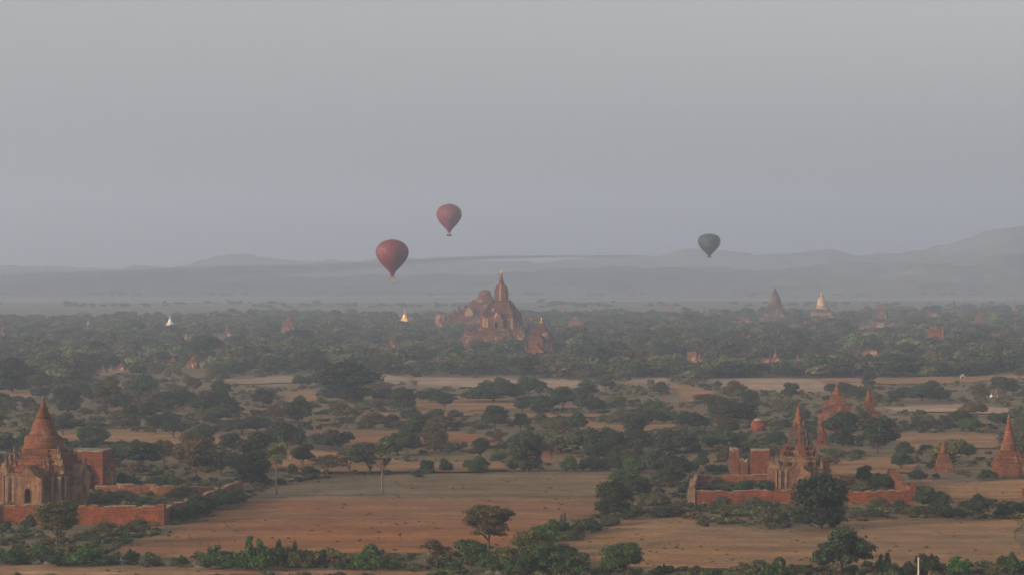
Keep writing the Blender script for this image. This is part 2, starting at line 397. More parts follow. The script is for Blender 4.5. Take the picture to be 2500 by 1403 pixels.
def smoke(name, path, d, th, dep, dens, colr, label):
    mb = MB(); n = 10; vs = []; m_ = len(path)
    for k, (px, py, q) in enumerate(path):
        dd = d + 140 * math.sin(k * 1.3); x = (px - 1250) * dd / F; z = H + (YH - py) * dd / F
        for i in range(n):
            a = 2 * math.pi * i / n; vs.append((x, dd + dep * q * math.cos(a), z + th * q * math.sin(a)))
    fs = [(j * n + i, (j + 1) * n + i, (j + 1) * n + (i + 1) % n, j * n + (i + 1) % n) for j in range(m_ - 1) for i in range(n)] + [tuple(range(n)), tuple((m_ - 1) * n + i for i in range(n - 1, -1, -1))]
    mb.add(vs, fs); mt = bpy.data.materials.new(name + '_air'); mt.use_nodes = True; t = mt.node_tree; t.nodes.clear()
    v = t.nodes.new('ShaderNodeVolumePrincipled'); v.inputs['Color'].default_value = (*colr, 1); v.inputs['Density'].default_value = dens
    oo = t.nodes.new('ShaderNodeOutputMaterial'); t.links.new(v.outputs[0], oo.inputs['Volume'])
    tag(mb.build(name, mt), label, kind='stuff')
for (th, dep, dn) in ((13.0, 420, .00004), (9.0, 400, .00004), (5.5, 360, .00005), (3.0, 300, .00006)):
    smoke('smoke', [(-260, 688, 1.2), (0, 686, 1.2), (200, 679, 1.1), (420, 671, 1.0), (600, 662, .9), (800, 655, .7), (960, 645, .5), (1080, 634, .4), (1200, 629, .28), (1330, 627, .2), (1460, 626, .12), (1560, 628, .05)], 5200, th, dep, dn, (.42, .38, .36), 'thin brown smoke streak hanging across the hills')

# ------------------------------------------------------------------ foliage meshes
def foliage(name, lobes, n, leaf, seed, mat, core=0.62, under=0.35, fill=0.0):
    r = np.random.default_rng(seed); L = np.array(lobes, float)
    ar = (L[:, 3] * L[:, 4] + L[:, 3] * L[:, 5]); ar /= ar.sum()
    k = r.choice(len(L), n, p=ar)
    d = r.normal(size=(n, 3)); d /= np.linalg.norm(d, axis=1, keepdims=True)
    low = d[:, 2] < -under; d[low, 2] *= -r.random(low.sum())
    rad_ = r.uniform(0.62, 1.12, n) + (r.random(n) < 0.10) * r.uniform(0, .25, n)
    rad_ = np.where(r.random(n) < fill, r.uniform(.2, .9, n), rad_)
    pos = L[k, :3] + d * L[k, 3:6] * rad_[:, None]
    nn = d + r.normal(size=(n, 3)) * 0.75; nn /= np.linalg.norm(nn, axis=1, keepdims=True)
    u = np.cross(nn, r.normal(size=(n, 3))); u /= np.linalg.norm(u, axis=1, keepdims=True); v = np.cross(nn, u)
    sz = leaf * r.uniform(0.5, 1.4, (n, 1)); sv = sz * r.uniform(0.5, 0.9, (n, 1))
    q = np.stack([pos - u * sz, pos - v * sv, pos + u * sz, pos + v * sv], 1)
    vs = q.reshape(-1, 3); vs[:, 2] = np.maximum(vs[:, 2], 0.02)
    fs = np.arange(n * 4).reshape(n, 4); lv = np.repeat(r.random(n), 4)
    verts = vs.tolist(); faces = fs.tolist(); lvs = lv.tolist()
    if core > 0:                                     # inner blob added to each lobe to block light, toned dark
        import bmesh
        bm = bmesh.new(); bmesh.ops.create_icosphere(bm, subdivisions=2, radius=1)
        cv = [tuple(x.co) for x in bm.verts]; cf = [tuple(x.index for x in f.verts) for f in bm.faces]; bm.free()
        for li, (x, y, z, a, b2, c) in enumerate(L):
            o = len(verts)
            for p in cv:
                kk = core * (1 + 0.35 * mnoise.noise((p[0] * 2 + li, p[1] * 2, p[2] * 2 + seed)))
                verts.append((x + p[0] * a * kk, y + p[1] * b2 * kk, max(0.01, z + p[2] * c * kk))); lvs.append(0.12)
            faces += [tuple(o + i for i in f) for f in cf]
    me = bpy.data.meshes.new(name); me.from_pydata(verts, [], faces)
    at = me.attributes.new('leaf', 'FLOAT', 'POINT'); at.data.foreach_set('value', np.array(lvs, np.float32))
    me.materials.append(mat); me.update(); return me
def lobes_ell(n, cx, cz, rx, rz, lr, seed, flat=0.75):
    r = np.random.default_rng(seed); out = [(0, 0, cz, rx * .62, rx * .62, rz * .72)]
    for i in range(n):
        a = 2 * math.pi * (i * 0.618 + r.random() * .1); e = r.uniform(-0.55, 1.0)
        c = math.sqrt(max(0.05, 1 - e * e)); q = r.uniform(.62, .86); l = lr * r.uniform(.5, 1.35)
        out.append((rx * c * q * math.cos(a), rx * c * q * math.sin(a), cz + rz * e * q, l, l, l * flat))
    return out
def limbs(lobes, base_r, fork_z, lean=0.0, seed=0, n=6):
    mb = MB(); r = random.Random(seed)
    top = (lean, 0, fork_z)
    mb.tube([(0, 0, -0.3), (lean * .3, 0.05, fork_z * .5), top], [base_r * 1.25, base_r, base_r * .8], 8)
    for l in sorted(lobes, key=lambda q: -q[3])[:n]:
        e = Vector(l[:3]); s = Vector(top); mid = s.lerp(e, .5) + Vector((r.uniform(-.3, .3), r.uniform(-.3, .3), -.25))
        mb.tube([s, mid, e], [base_r * .6, base_r * .35, base_r * .12], 5)
    return mb
TREES = {}   # kind -> (W, H, crown mesh, trunk mesh)
def make_tree_kind(kind, Wd, Ht, lobes, n, leaf, fork, br, seed, lod_n, **kw):
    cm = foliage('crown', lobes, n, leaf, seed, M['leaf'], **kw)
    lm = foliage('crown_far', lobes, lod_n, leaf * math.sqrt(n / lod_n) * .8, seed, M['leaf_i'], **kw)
    tm = limbs(lobes, br, fork, 0.2, seed).mesh('trunk'); tm.materials.append(M['bark'])
    TREES.setdefault(kind, []).append((Wd, Ht, cm, tm, lm))
for i in range(4):
    make_tree_kind('round', 9.4, 8.2, lobes_ell(17, 0, 4.15, 4.3, 3.7, 1.75, 10 + i), 6200, .25, 1.2, .26, 10 + i, 520)
for i in range(2):
    make_tree_kind('low', 11, 6.2, lobes_ell(16, 0, 2.9, 5.3, 2.6, 1.7, 30 + i, .8), 5200, .27, 1.0, .25, 30 + i, 560)
for i in range(2):
    make_tree_kind('tall', 8, 10.5, lobes_ell(16, 0, 5.6, 3.5, 4.4, 1.7, 40 + i, .9) + [(2.1 * math.cos(a), 2.1 * math.sin(a), 1.9, 1.7, 1.7, 1.7) for a in (0, 1.3, 2.5, 3.8, 5)], 5600, .27, 2.0, .28, 40 + i, 560)
for i in range(2):
    r_ = random.Random(50 + i); lb = [(0, 0, 7.0, 2.6, 2.6, .9)]
    for (z, n_, q0, q1, lr) in ((7.6, 5, .6, 2.0, 1.6), (7.0, 11, 2.4, 4.1, 1.45), (5.9, 11, 2.0, 4.3, 1.5), (4.8, 9, 1.4, 4.0, 1.4), (3.7, 6, .8, 3.2, 1.25)):
        for k in range(n_):
            a = k * 6.283 / n_ + r_.uniform(-.35, .35) + z; q = r_.uniform(q0, q1); l = lr * r_.uniform(.85, 1.25)
            lb.append((q * math.cos(a), q * math.sin(a), z + r_.uniform(-.3, .3), l, l, r_.uniform(.45, .8)))
    make_tree_kind('umbrella', 10.6, 8.8, lb, 7600, .19, 2.2, .24, 50 + i, 600, core=.5)
for i in range(2):
    make_tree_kind('thin', 8.6, 8.6, lobes_ell(14, 0, 5.4, 3.8, 2.8, 1.25, 60 + i, .7), 2300, .22, 2.2, .2, 60 + i, 420, core=0.0, fill=.35)
BUSH = []
for i in range(4):
    lb = lobes_ell(8 + i, 0, 1.0, 1.7, 1.15, .85, 70 + i, .85)
    BUSH.append((4.4, 2.6, foliage('foliage', lb, 3000, .135, 70 + i, M['leaf'], core=.6), None, foliage('bush_far', lb, 170, .42, 70 + i, M['leaf_i'], core=.7)))
SPRAY = []   # bush with shoots that stick out of the top
for i in range(2):
    lb = lobes_ell(9, 0, 1.0, 1.7, 1.0, .8, 90 + i, .85)
    for k in range(6): lb.append((rnd.uniform(-1.4, 1.4), rnd.uniform(-1, 1), rnd.uniform(1.7, 2.7), .35, .35, .6))
    SPRAY.append((4.4, 3.0, foliage('foliage', lb, 3400, .13, 90 + i, M['leaf'], core=.55)))

HUE = dict(deep=(0.026, 0.040, 0.024), dark=(0.043, 0.060, 0.032), green=(0.055, 0.092, 0.032), bright=(0.060, 0.120, 0.032), olive=(0.098, 0.102, 0.036), brown=(0.102, 0.078, 0.040), grey=(0.090, 0.097, 0.052), pale=(0.135, 0.140, 0.064))
HNAME = dict(deep='very dark', dark='dark green', green='mid green', bright='fresh green', olive='olive green', brown='brownish', grey='grey-green', pale='pale')
def tint(h, j=0.14):
    c = HUE[h]; k = 1 + rnd.uniform(-j, j); return tuple(q * k * (1 + rnd.uniform(-.06, .06)) for q in c)

VEG = []      # collected before labels are written
def veg(kind, px, py, wpx, hpx, hue, label=None):
    VEG.append(dict(kind=kind, px=px, py=py, w=wpx, h=hpx, hue=hue, label=label))

# px, foot row, width, height (photo px), kind, hue, label
T = '''
845 979 150 104 tall deep|largest and widest dark tree of the middle plain
1192 1352 130 126 umbrella brown|flat-topped brown acacia standing over the red ploughed field
2003 1290 140 150 tall deep|big dark tree hiding the right half of the spired walled temple
2055 1408 152 122 round dark|broad dark tree at the bottom edge below the dark temple tree
140 1338 118 122 umbrella olive|olive spreading tree in front of the brick gate, bottom left
1066 1388 78 74 thin brown|small brown-crowned tree left of the flat-topped acacia at the field edge
1517 1410 106 88 round green|leafy green tree alone at the bottom edge between the two fields
1288 1150 86 106 tall dark|tall dark tree column behind the far edge of the stubble field
612 1184 88 86 tall deep|round dark tree just left of the tall green palm
1063 1123 60 60 thin brown|lone brown tree with a clear bare trunk behind the two palms
1085 1003 66 48 umbrella dark|small spreading tree on a bare trunk in the pale middle field
1932 978 50 43 round dark|round dark tree alone on the pale field left of the twin stupas
30 958 92 92 tall deep|tall dark tree mass at the left edge of the wood
500 884 92 66 round dark|dark round tree rising over the wood on the left
737 852 86 48 round dark|dark tree clump below the faint brick temple left of centre
2140 1106 116 84 round dark|wide dark tree in front of the right twin stupa
2055 1088 80 92 tall dark|dark tree standing right in front of the left twin stupa
2450 1148 66 38 low deep|very dark low tree in front of the stupa at the right edge
1500 1256 90 92 tall dark|
1520 1206 84 60 round green|
1480 1266 60 54 round dark|
1560 1218 62 54 round dark|
1590 1212 80 48 thin grey|
1640 1186 70 50 round dark|
1630 1163 130 68 low dark|
1715 1142 36 38 round dark|
985 996 66 58 tall dark|
1050 983 82 38 low dark|
935 978 52 34 low dark|
1205 981 142 52 low dark|
1222 962 54 40 round dark|
1275 1008 50 32 umbrella dark|
1210 1053 72 62 round dark|
1272 1051 46 42 round green|
1075 1050 66 38 low brown|
845 1046 98 66 thin olive|
915 1048 68 42 round brown|
1003 1028 50 34 low dark|
728 1040 78 74 round dark|
670 1044 66 54 thin brown|
700 1094 96 70 low dark|
812 1096 106 52 low dark|
740 1138 66 54 round dark|
1005 1082 78 60 round green|
970 1110 112 58 low dark|
905 1156 96 80 round dark|
1172 1122 44 56 round dark|
1215 1103 48 50 thin brown|
640 988 58 40 round dark|
520 1014 112 60 low dark|
538 970 54 44 round dark|
310 1003 72 46 low dark|
360 1005 82 52 low brown|
410 1005 82 50 round dark|
446 1000 62 48 round dark|
225 988 46 46 round dark|
380 1056 66 46 umbrella dark|
425 1068 62 48 round dark|
590 1058 92 40 low dark|
628 1052 70 38 low dark|
155 1062 64 54 round dark|
22 1112 84 58 low dark|
290 1136 92 66 low dark|
345 1146 104 72 round dark|
400 1138 82 64 thin brown|
460 1120 72 66 thin brown|
480 1168 112 98 round brown|
540 1156 82 64 low dark|
565 1108 62 52 round dark|
215 1112 56 44 round dark|
800 1164 112 54 thin brown|
855 1158 92 62 thin olive|
1275 1002 46 34 round dark|
1330 1003 64 44 low dark|
1375 998 64 54 round dark|
1440 1006 74 50 low dark|
1432 970 60 36 round dark|
1325 958 24 28 round dark|
1410 1051 52 48 round green|
1360 1051 82 38 low olive|
1370 1104 132 60 low grey|
1470 1108 112 68 low dark|
1560 1108 92 56 round dark|
1612 968 42 36 round dark|
1650 1110 112 66 low dark|
1700 1092 80 50 round grey|
1780 1104 112 60 low green|
1800 1040 102 62 round dark|
1747 993 24 25 round dark|
1720 993 62 34 umbrella brown|
1790 973 66 46 round brown|
1690 1048 82 48 low dark|
1520 1036 72 38 low grey|
1570 1036 72 42 low dark|
1622 1034 72 38 low green|
2110 1056 62 64 thin grey|
2210 1120 46 42 round dark|
2200 1147 54 42 round green|
2272 1243 94 56 low dark|
2390 1266 62 62 round dark|
2110 1184 46 48 round dark|
2155 1194 62 42 low dark|
2095 978 38 36 round dark|
2030 962 38 26 round dark|
2200 980 66 40 low dark|
2250 984 72 48 round dark|
2292 980 62 40 low dark|
2392 992 66 58 thin grey|
2452 966 72 50 round dark|
2340 1040 70 40 low dark|
2255 1045 60 35 low grey|
2440 1040 60 34 low dark|
1150 1388 92 74 round green|
1243 1394 112 66 low olive|
1297 1362 102 68 round olive|
1332 1402 104 78 round green|
'''
for ln in T.strip().splitlines():
    a, lab = ln.split('|'); p = a.split(); veg(p[4], float(p[0]), float(p[1]), float(p[2]), float(p[3]), p[5], lab or None)
B = '''
45 983 46 22 dark
72 992 42 26 dark
150 983 52 20 dark
190 1044 52 20 dark
235 1044 62 20 grey
283 1044 62 22 grey
322 1044 52 22 dark
330 1090 34 20 dark
300 1184 62 32 dark
325 1184 42 24 green
385 1186 62 30 green
432 1186 54 24 green
235 1228 92 28 pale
300 1226 104 30 pale
370 1228 84 24 pale
424 1218 62 22 olive
440 1274 72 46 dark
490 1259 82 54 dark
540 1242 82 48 dark
580 1229 62 38 dark
72 1290 38 34 dark
10 1296 52 24 green
300 1306 62 26 grey
345 1300 52 24 grey
245 1324 52 18 grey
28 1376 94 44 green
100 1362 52 38 bright
135 1380 62 30 dark
210 1382 94 54 bright
165 1380 52 28 green
320 1374 40 34 green
360 1381 60 28 grey
440 1383 60 28 green
530 1390 92 58 green
570 1392 70 46 bright
625 1392 108 84 bright
680 1392 80 70 green
745 1393 92 56 olive
716 1390 26 66 dark
790 1392 26 54 dark
850 1391 62 42 green
892 1391 92 64 bright
962 1393 48 24 green
1010 1393 50 22 olive
1110 1398 60 32 green
1200 1396 90 50 green
1335 1312 92 46 bright
1375 1306 32 54 green
1410 1306 52 34 grey
1445 1298 62 32 dark
1492 1282 62 30 grey
1538 1268 52 28 dark
1395 1318 60 26 olive
1392 1404 104 56 green
1270 1404 110 52 green
1605 1240 72 44 grey
1612 1262 72 24 dark
1652 1260 62 24 dark
1620 1402 42 26 bright
1700 1402 60 22 olive
1718 1286 34 28 grey
1890 1282 82 44 grey
1925 1268 62 38 grey
1892 1408 74 50 bright
1830 1404 44 22 green
1960 1404 60 26 olive
2160 1406 68 56 green
2220 1406 52 38 dark
2270 1406 80 58 dark
2340 1407 84 48 bright
2420 1406 62 28 olive
2482 1404 64 56 green
2240 1262 52 30 grey
2300 1262 82 36 dark
2335 1265 62 32 dark
2450 1262 62 34 dark
2490 1259 44 36 dark
2140 1266 54 26 dark
2100 1262 50 20 grey
1740 1199 52 24 green
1770 1199 62 26 green
1812 1200 82 32 green
1868 1199 36 36 green
1840 1241 62 30 grey
1872 1245 44 26 dark
1040 1151 44 36 green
1090 1151 40 32 dark
1165 1153 78 42 green
1262 1149 50 44 dark
1110 1021 46 24 dark
1325 1038 56 30 dark
1390 1151 62 38 green
1440 1149 62 44 dark
1492 1149 52 48 dark
1552 1152 92 42 green
715 1158 34 30 olive
760 1163 62 28 dark
755 1051 26 18 dark
778 1049 22 16 dark
1135 1094 22 18 brown
1480 1033 62 28 grey
1505 988 62 26 olive
1600 1003 52 26 green
2235 1170 42 26 dark
2410 1171 56 26 dark
2492 1164 34 28 dark
2350 1158 42 14 grey
2100 1200 70 26 grey
1680 1060 50 22 green
960 1031 42 24 dark
1020 1165 40 20 dark
650 1130 40 24 dark
1960 1060 60 30 green
1900 1085 60 34 dark
1870 1110 50 26 green
1930 1010 70 34 grey
2260 1100 44 20 grey
2040 1256 60 26 dark
1790 1250 40 18 grey
215 1190 50 30 dark
190 1220 40 30 dark
252 1296 60 24 grey
330 1294 70 26 olive
448 1210 70 26 grey
505 1204 70 26 dark
545 1212 50 26 green
1760 1232 50 22 grey
2150 1236 60 24 grey
2190 1240 40 22 dark
'''
for ln in B.strip().splitlines():
    p = ln.split(); veg('bush', float(p[0]), float(p[1]), float(p[2]), float(p[3]), p[4])

# rectangles that must stay visible (x0, x1, visible top, visible foot)
KEEP = [(778,914,880,972),(1128,1256,1228,1300),(1940,2070,1145,1285),(1140,1272,930,975),(0,210,965,1225),(165,265,1095,1190),(0,400,1230,1285),(395,600,1190,1260),(1685,2230,1150,1228),(1880,2030,980,1195),(1780,1885,1088,1175),(1996,2150,936,1035),(1990,2030,1030,1085),
        (1828,1876,1020,1046),(2278,2330,1075,1148),(2425,2500,1008,1120),(2424,2446,935,966),(1076,1300,655,848),(1282,1360,770,872),(660,692,1085,1206),(905,962,1085,1204),(15,40,1000,1045),(1525,1570,936,966)]
FAR = []      # filled below with the far stupas (px, top, foot, width ...)
SMALL = '''
7 782 822 16 far fringe|faint brick spire at the left edge of the far wood
120 797 822 17 far stupa|lone pinkish stupa in the far wood, left, right of the edge spire
37 846 874 14 far stupa|small orange stupa over the wood above the left edge tree
215 779 808 14 farwhite stupa|brick stupa with a white tip, far left wood
415 767 797 20 white stupa|brightest white stupa rising over the far left wood
455 808 832 14 plaster stupa|ochre stupa close beside a twin in the far left wood
486 804 828 10 far stupa|thin spire right of the ochre stupa in the far left wood
253 884 907 14 far stupa|leftmost stupa of the brick row in the left wood
271 886 905 8 plaster stupa|tiniest ochre stupa in the brick row in the left wood
297 875 902 19 far stupa|third brick stupa from the left, beside the tiny ochre one
364 858 884 12 far stupa|slim stupa standing just left of its larger pink neighbour
378 855 886 18 far stupa|tall pink stupa in the middle of the brick row, left wood
423 863 888 19 far stupa|brick stupa alone between the tall pink one and the broad one
472 865 898 27 far temple|broadest stupa at the right end of the brick row, left wood
557 782 822 26 grey stupa|faint grey-brown stupa deep in haze, left of the faint brick temple
535 816 832 10 plaster stupa|small ochre stupa at the foot of the faint grey-brown one
705 764 818 32 far temple|faint brick temple with a pointed tower left of centre
881 806 834 10 far stupa|thin red stupa in the wood left of the golden stupa
910 834 850 9 far stupa|tiny brick stupa between the thin red one and the wide-eaved one
957 818 850 22 far stupa|brick stupa in the wood just below the golden one
988 751 788 19 gold stupa|shining golden stupa left of the great central temple
1070 857 882 12 far stupa|small pink stupa among trees left below the central temple
1145 827 860 19 farplaster stupa|greyish pink stupa in the trees at the central temple's left foot
1405 768 797 32 far temple|pale pink temple in haze right of the central temple
1368 799 810 14 far ruin|small red brick block between the two temples in the haze
1638 744 764 12 far ruin|squat faint tower on the far skyline right of centre
1720 747 768 14 grey stupa|faint grey pyramid on the far skyline right of centre
1892 701 788 62 grey bell|large grey bell-shaped stupa on the skyline
2006 706 786 72 cream tiered|cream and ochre tiered pagoda right of the large grey stupa
1820 773 790 18 far ruin|red brick ruin at the foot of the large grey stupa, left
1866 766 790 14 far stupa|pale pink stupa in front of the large grey stupa
1939 780 801 14 far stupa|small pink stupa below and right of the large grey stupa
1672 808 822 9 far stupa|tiny orange stupa alone in the middle of the right wood
1708 843 884 14 far fringe|slender tall spire beside a pink hall, right wood
1690 856 880 24 far ruin|pink brick hall left of the slender tall spire
1825 849 868 10 far stupa|small pink stupa between the slender spire and the leaning-looking one
1894 840 884 22 far fringe|tall orange spire on a broad ruined base, right wood
1868 872 888 26 far ruin|low brick ruin left of the tall orange spire
1948 857 882 14 far stupa|small orange stupa right of the tall orange spire
2040 741 764 12 far stupa|small red stupa on the skyline just right of the cream pagoda
2080 745 762 10 far stupa|tiny red stupa second right of the cream pagoda
2148 738 784 34 far temple|broad dark brick tower temple right of the cream pagoda
2165 748 784 14 grey stupa|grey stupa touching the right side of the broad brick temple
2328 730 768 28 grey bell|dome-topped grey brick temple on the right skyline
2478 728 764 17 far fringe|tall red tower on the skyline near the right edge
2392 753 794 22 far temple|bright red pointed temple below the right skyline
2285 788 828 42 red turrets|bright orange-red temple with corner turrets, right wood
2334 792 812 15 far stupa|tan stupa right of the orange-red turreted temple
2276 762 776 22 far ruin|red brick wall block above the orange-red turreted temple
2104 790 802 10 far stupa|tiny stupa midway between the broad brick temple and the pagoda foot
2203 806 824 12 far stupa|small stupa on a pink block left of the turreted temple
2047 838 856 14 far stupa|orange stupa in front of the woods above the twin stupas
2480 778 804 14 farplaster stupa|pale stupa below the tall red tower at the right edge
2182 776 800 12 far stupa|small brick stupa right of the broad brick temple, lower down
2140 786 802 34 farplaster ruin|low pale mound below the broad brick temple
2124 853 868 34 far ruin|low red brick mound in the wood right of the orange stupa
2434 936 968 14 far stupa|small red stupa on the open plain far right
'''
for ln in SMALL.strip().splitlines():
    a, lab = ln.split('|'); p = a.split(); x, t0, f0, w0 = map(float, p[:4])
    KEEP.append((x - w0 / 2 - 1, x + w0 / 2 + 1, t0 - 1, f0 - 4)); FAR.append((x, t0, f0, w0, p[4], p[5], lab))
def hides(px, py, w_, h_, pad=0.0):
    for x0, x1, y0, y1 in KEEP:
        if py > y1 - 2 and py - h_ < y1 - (y1 - y0) * pad and px + w_ * .45 > x0 and px - w_ * .45 < x1: return True
    return False

# random fill of the middle plain
nt_, nb_ = sum(v['kind'] != 'bush' for v in VEG), sum(v['kind'] == 'bush' for v in VEG)
tries = 0
while (nt_ < 226 or nb_ < 262) and tries < 60000:
    tries += 1
    py = 905 + 260 * rnd.random() ** 1.15; px = rnd.uniform(-60, 2560); s = scl(py)
    if in_open(px, py): continue
    dn = mnoise.noise((px / 260, py / 70, 9.0))
    if dn < rnd.uniform(-.45, .25) : continue
    isb = rnd.random() < 0.5
    if isb and nb_ < 262: wm, hm_ = rnd.uniform(3, 8), rnd.uniform(1.4, 3.4); kind = 'bush'
    elif not isb and nt_ < 226: wm = rnd.uniform(5, 12); hm_ = wm * rnd.uniform(.55, .85); kind = rnd.choice(['round', 'round', 'round', 'low', 'low', 'low', 'thin', 'tall', 'tall'])
    else: continue
    if kind == 'tall': hm_ = wm * 1.1
    w_, h_ = wm * s, hm_ * s
    if hides(px, py, w_, h_): continue
    if any(abs(v['px'] - px) < (v['w'] + w_) * .30 and abs(v['py'] - py) < 9 for v in VEG): continue
    if in_open(px, py - h_ * .8) and rnd.random() < .6: continue
    veg(kind, px, py, w_, h_, rnd.choice(['dark', 'dark', 'dark', 'grey', 'brown', 'green', 'olive']))
    if isb: nb_ += 1
    else: nt_ += 1

LM = [('the left bell-domed temple', 100, 1180), ('the roofless brick block', 215, 1170), ('the low brick yard wall', 300, 1275), ('the tall green palm', 675, 1200), ('the palm with a brown skirt', 933, 1200),
      ('the flat-topped brown acacia', 1192, 1345), ('the spired walled temple', 1950, 1195), ('the twin stupas', 2080, 1040), ('the small cone stupa', 2305, 1145), ('the stupa at the right edge', 2463, 1165),
      ('the three small palms', 1546, 963), ('the round brick mound', 1852, 1048), ('the widest dark tree', 845, 977), ('the great central temple', 1225, 850), ('the twin brick towers', 1830, 1172),
      ('the pale middle field', 1250, 935), ('the white post', 2241, 1405), ('the far right plain stupa', 2434, 968), ('the row of brick stupas', 380, 890), ('the pink field strip', 1000, 1070), ('the red ploughed field', 860, 1300)]
KN = dict(round='round tree', low='low tree', tall='tall tree', umbrella='spreading tree', thin='wispy tree', bush='bush')
def lm_of(v):
    best = min(LM, key=lambda l: math.hypot((l[1] - v['px']), (l[2] - v['py']) * 2.2))
    dx, dy = v['px'] - best[1], v['py'] - best[2]
    if abs(dx) > 40 and abs(dx) > abs(dy) * 1.6: rel = 'left of' if dx < 0 else 'right of'
    else: rel = 'behind' if dy < 0 else 'in front of'
    return rel + ' ' + best[0]
groups = {}
for v in VEG:
    if v['label']: continue
    big = v['w'] / scl(v['py']); th = (3.6, 6.0) if v['kind'] == 'bush' else (7.5, 10.5)
    szn = 'small' if big < th[0] else ('mid-sized' if big < th[1] else 'large')
    v['key'] = (szn, HNAME[v['hue']], KN[v['kind']], lm_of(v)); groups.setdefault(v['key'], []).append(v)
ORD = ['leftmost', 'second', 'third', 'fourth', 'fifth', 'sixth', 'seventh', 'eighth', 'ninth', 'tenth', 'eleventh', 'twelfth', 'thirteenth', 'fourteenth', 'fifteenth', 'sixteenth']
for k, vs in groups.items():
    vs.sort(key=lambda v: v['px']); sz_, hn, kn, lm_ = k
    for i, v in enumerate(vs):
        if len(vs) == 1: v['label'] = f'{sz_} {hn} {kn} {lm_}'
        elif i == 0: v['label'] = f'leftmost {sz_} {hn} {kn} {lm_}'
        elif i == len(vs) - 1: v['label'] = f'rightmost {sz_} {hn} {kn} {lm_}'
        else: v['label'] = f'{ORD[i]} {sz_} {hn} {kn} from left {lm_}'

def place_veg(v):
    s = scl(v['py']); wm, hm_ = v['w'] / s, v['h'] / s; loc = gp(v['px'], v['py']); c = (*tint(v['hue']), 1)
    if v['kind'] == 'bush':
        src = rnd.choice(SPRAY if (v['hue'] in ('bright', 'green') and v['py'] > 1250) else BUSH)
        o = link('bush', src[2]); o.location = loc; o.rotation_euler = (0, 0, rnd.uniform(0, 6.28)); o.color = c
        o.scale = (wm / src[0], wm / src[0], hm_ / src[1]); tag(o, v['label'], 'bush', 'bushes scattered over the dry plain'); return
    src = rnd.choice(TREES[v['kind']])
    nm = {'umbrella': 'acacia_tree', 'thin': 'sparse_tree'}.get(v['kind'], 'broadleaf_tree')
    e = empty(nm, loc, rnd.uniform(0, 6.28)); e.scale = (wm / src[0], wm / src[0], hm_ / src[1])
    o = link('crown', src[2], e); o.color = c; link('trunk', src[3], e)
    tag(e, v['label'], 'tree', 'trees dotting the dry plain')
for v in VEG: place_veg(v)

# ------------------------------------------------------------------ far wood and undergrowth: scattered copies in one object each
def scatter(name, pts, rots, scls, tints, idx, protos, label):
    me = bpy.data.meshes.new(name); n = len(pts); me.vertices.add(n)
    me.vertices.foreach_set('co', np.array(pts, np.float32).ravel())
    for nm, typ, dat, key in (('rot', 'FLOAT_VECTOR', rots, 'vector'), ('scl', 'FLOAT_VECTOR', scls, 'vector'), ('tint', 'FLOAT_COLOR', tints, 'color'), ('idx', 'INT', idx, 'value')):
        a = me.attributes.new(nm, typ, 'POINT'); a.data.foreach_set(key, np.array(dat, np.int32 if typ == 'INT' else np.float32).ravel())
    o = link(name, me); tag(o, label, kind='stuff')
    g = bpy.data.node_groups.new(name + '_nodes', 'GeometryNodeTree')
    g.interface.new_socket('Geometry', in_out='INPUT', socket_type='NodeSocketGeometry'); g.interface.new_socket('Geometry', in_out='OUTPUT', socket_type='NodeSocketGeometry')
    gi = g.nodes.new('NodeGroupInput'); go = g.nodes.new('NodeGroupOutput'); ip = g.nodes.new('GeometryNodeInstanceOnPoints')
    gti = g.nodes.new('GeometryNodeGeometryToInstance')
    for k, pm in reversed(list(enumerate(protos))):
        po = bpy.data.objects.new(f'{name}_piece', pm); oi = g.nodes.new('GeometryNodeObjectInfo'); oi.inputs['Object'].default_value = po; oi.transform_space = 'ORIGINAL'
        g.links.new(oi.outputs['Geometry'], gti.inputs[0])
    def na_(nm, typ):
        q = g.nodes.new('GeometryNodeInputNamedAttribute'); q.data_type = typ; q.inputs['Name'].default_value = nm; return q.outputs['Attribute']
    g.links.new(gi.outputs[0], ip.inputs['Points']); g.links.new(gti.outputs[0], ip.inputs['Instance'])
    ip.inputs['Pick Instance'].default_value = True
    g.links.new(na_('idx', 'INT'), ip.inputs['Instance Index']); g.links.new(na_('rot', 'FLOAT_VECTOR'), ip.inputs['Rotation']); g.links.new(na_('scl', 'FLOAT_VECTOR'), ip.inputs['Scale'])
    g.links.new(ip.outputs[0], go.inputs[0])
    md = o.modifiers.new('scatter', 'NODES'); md.node_group = g; return o

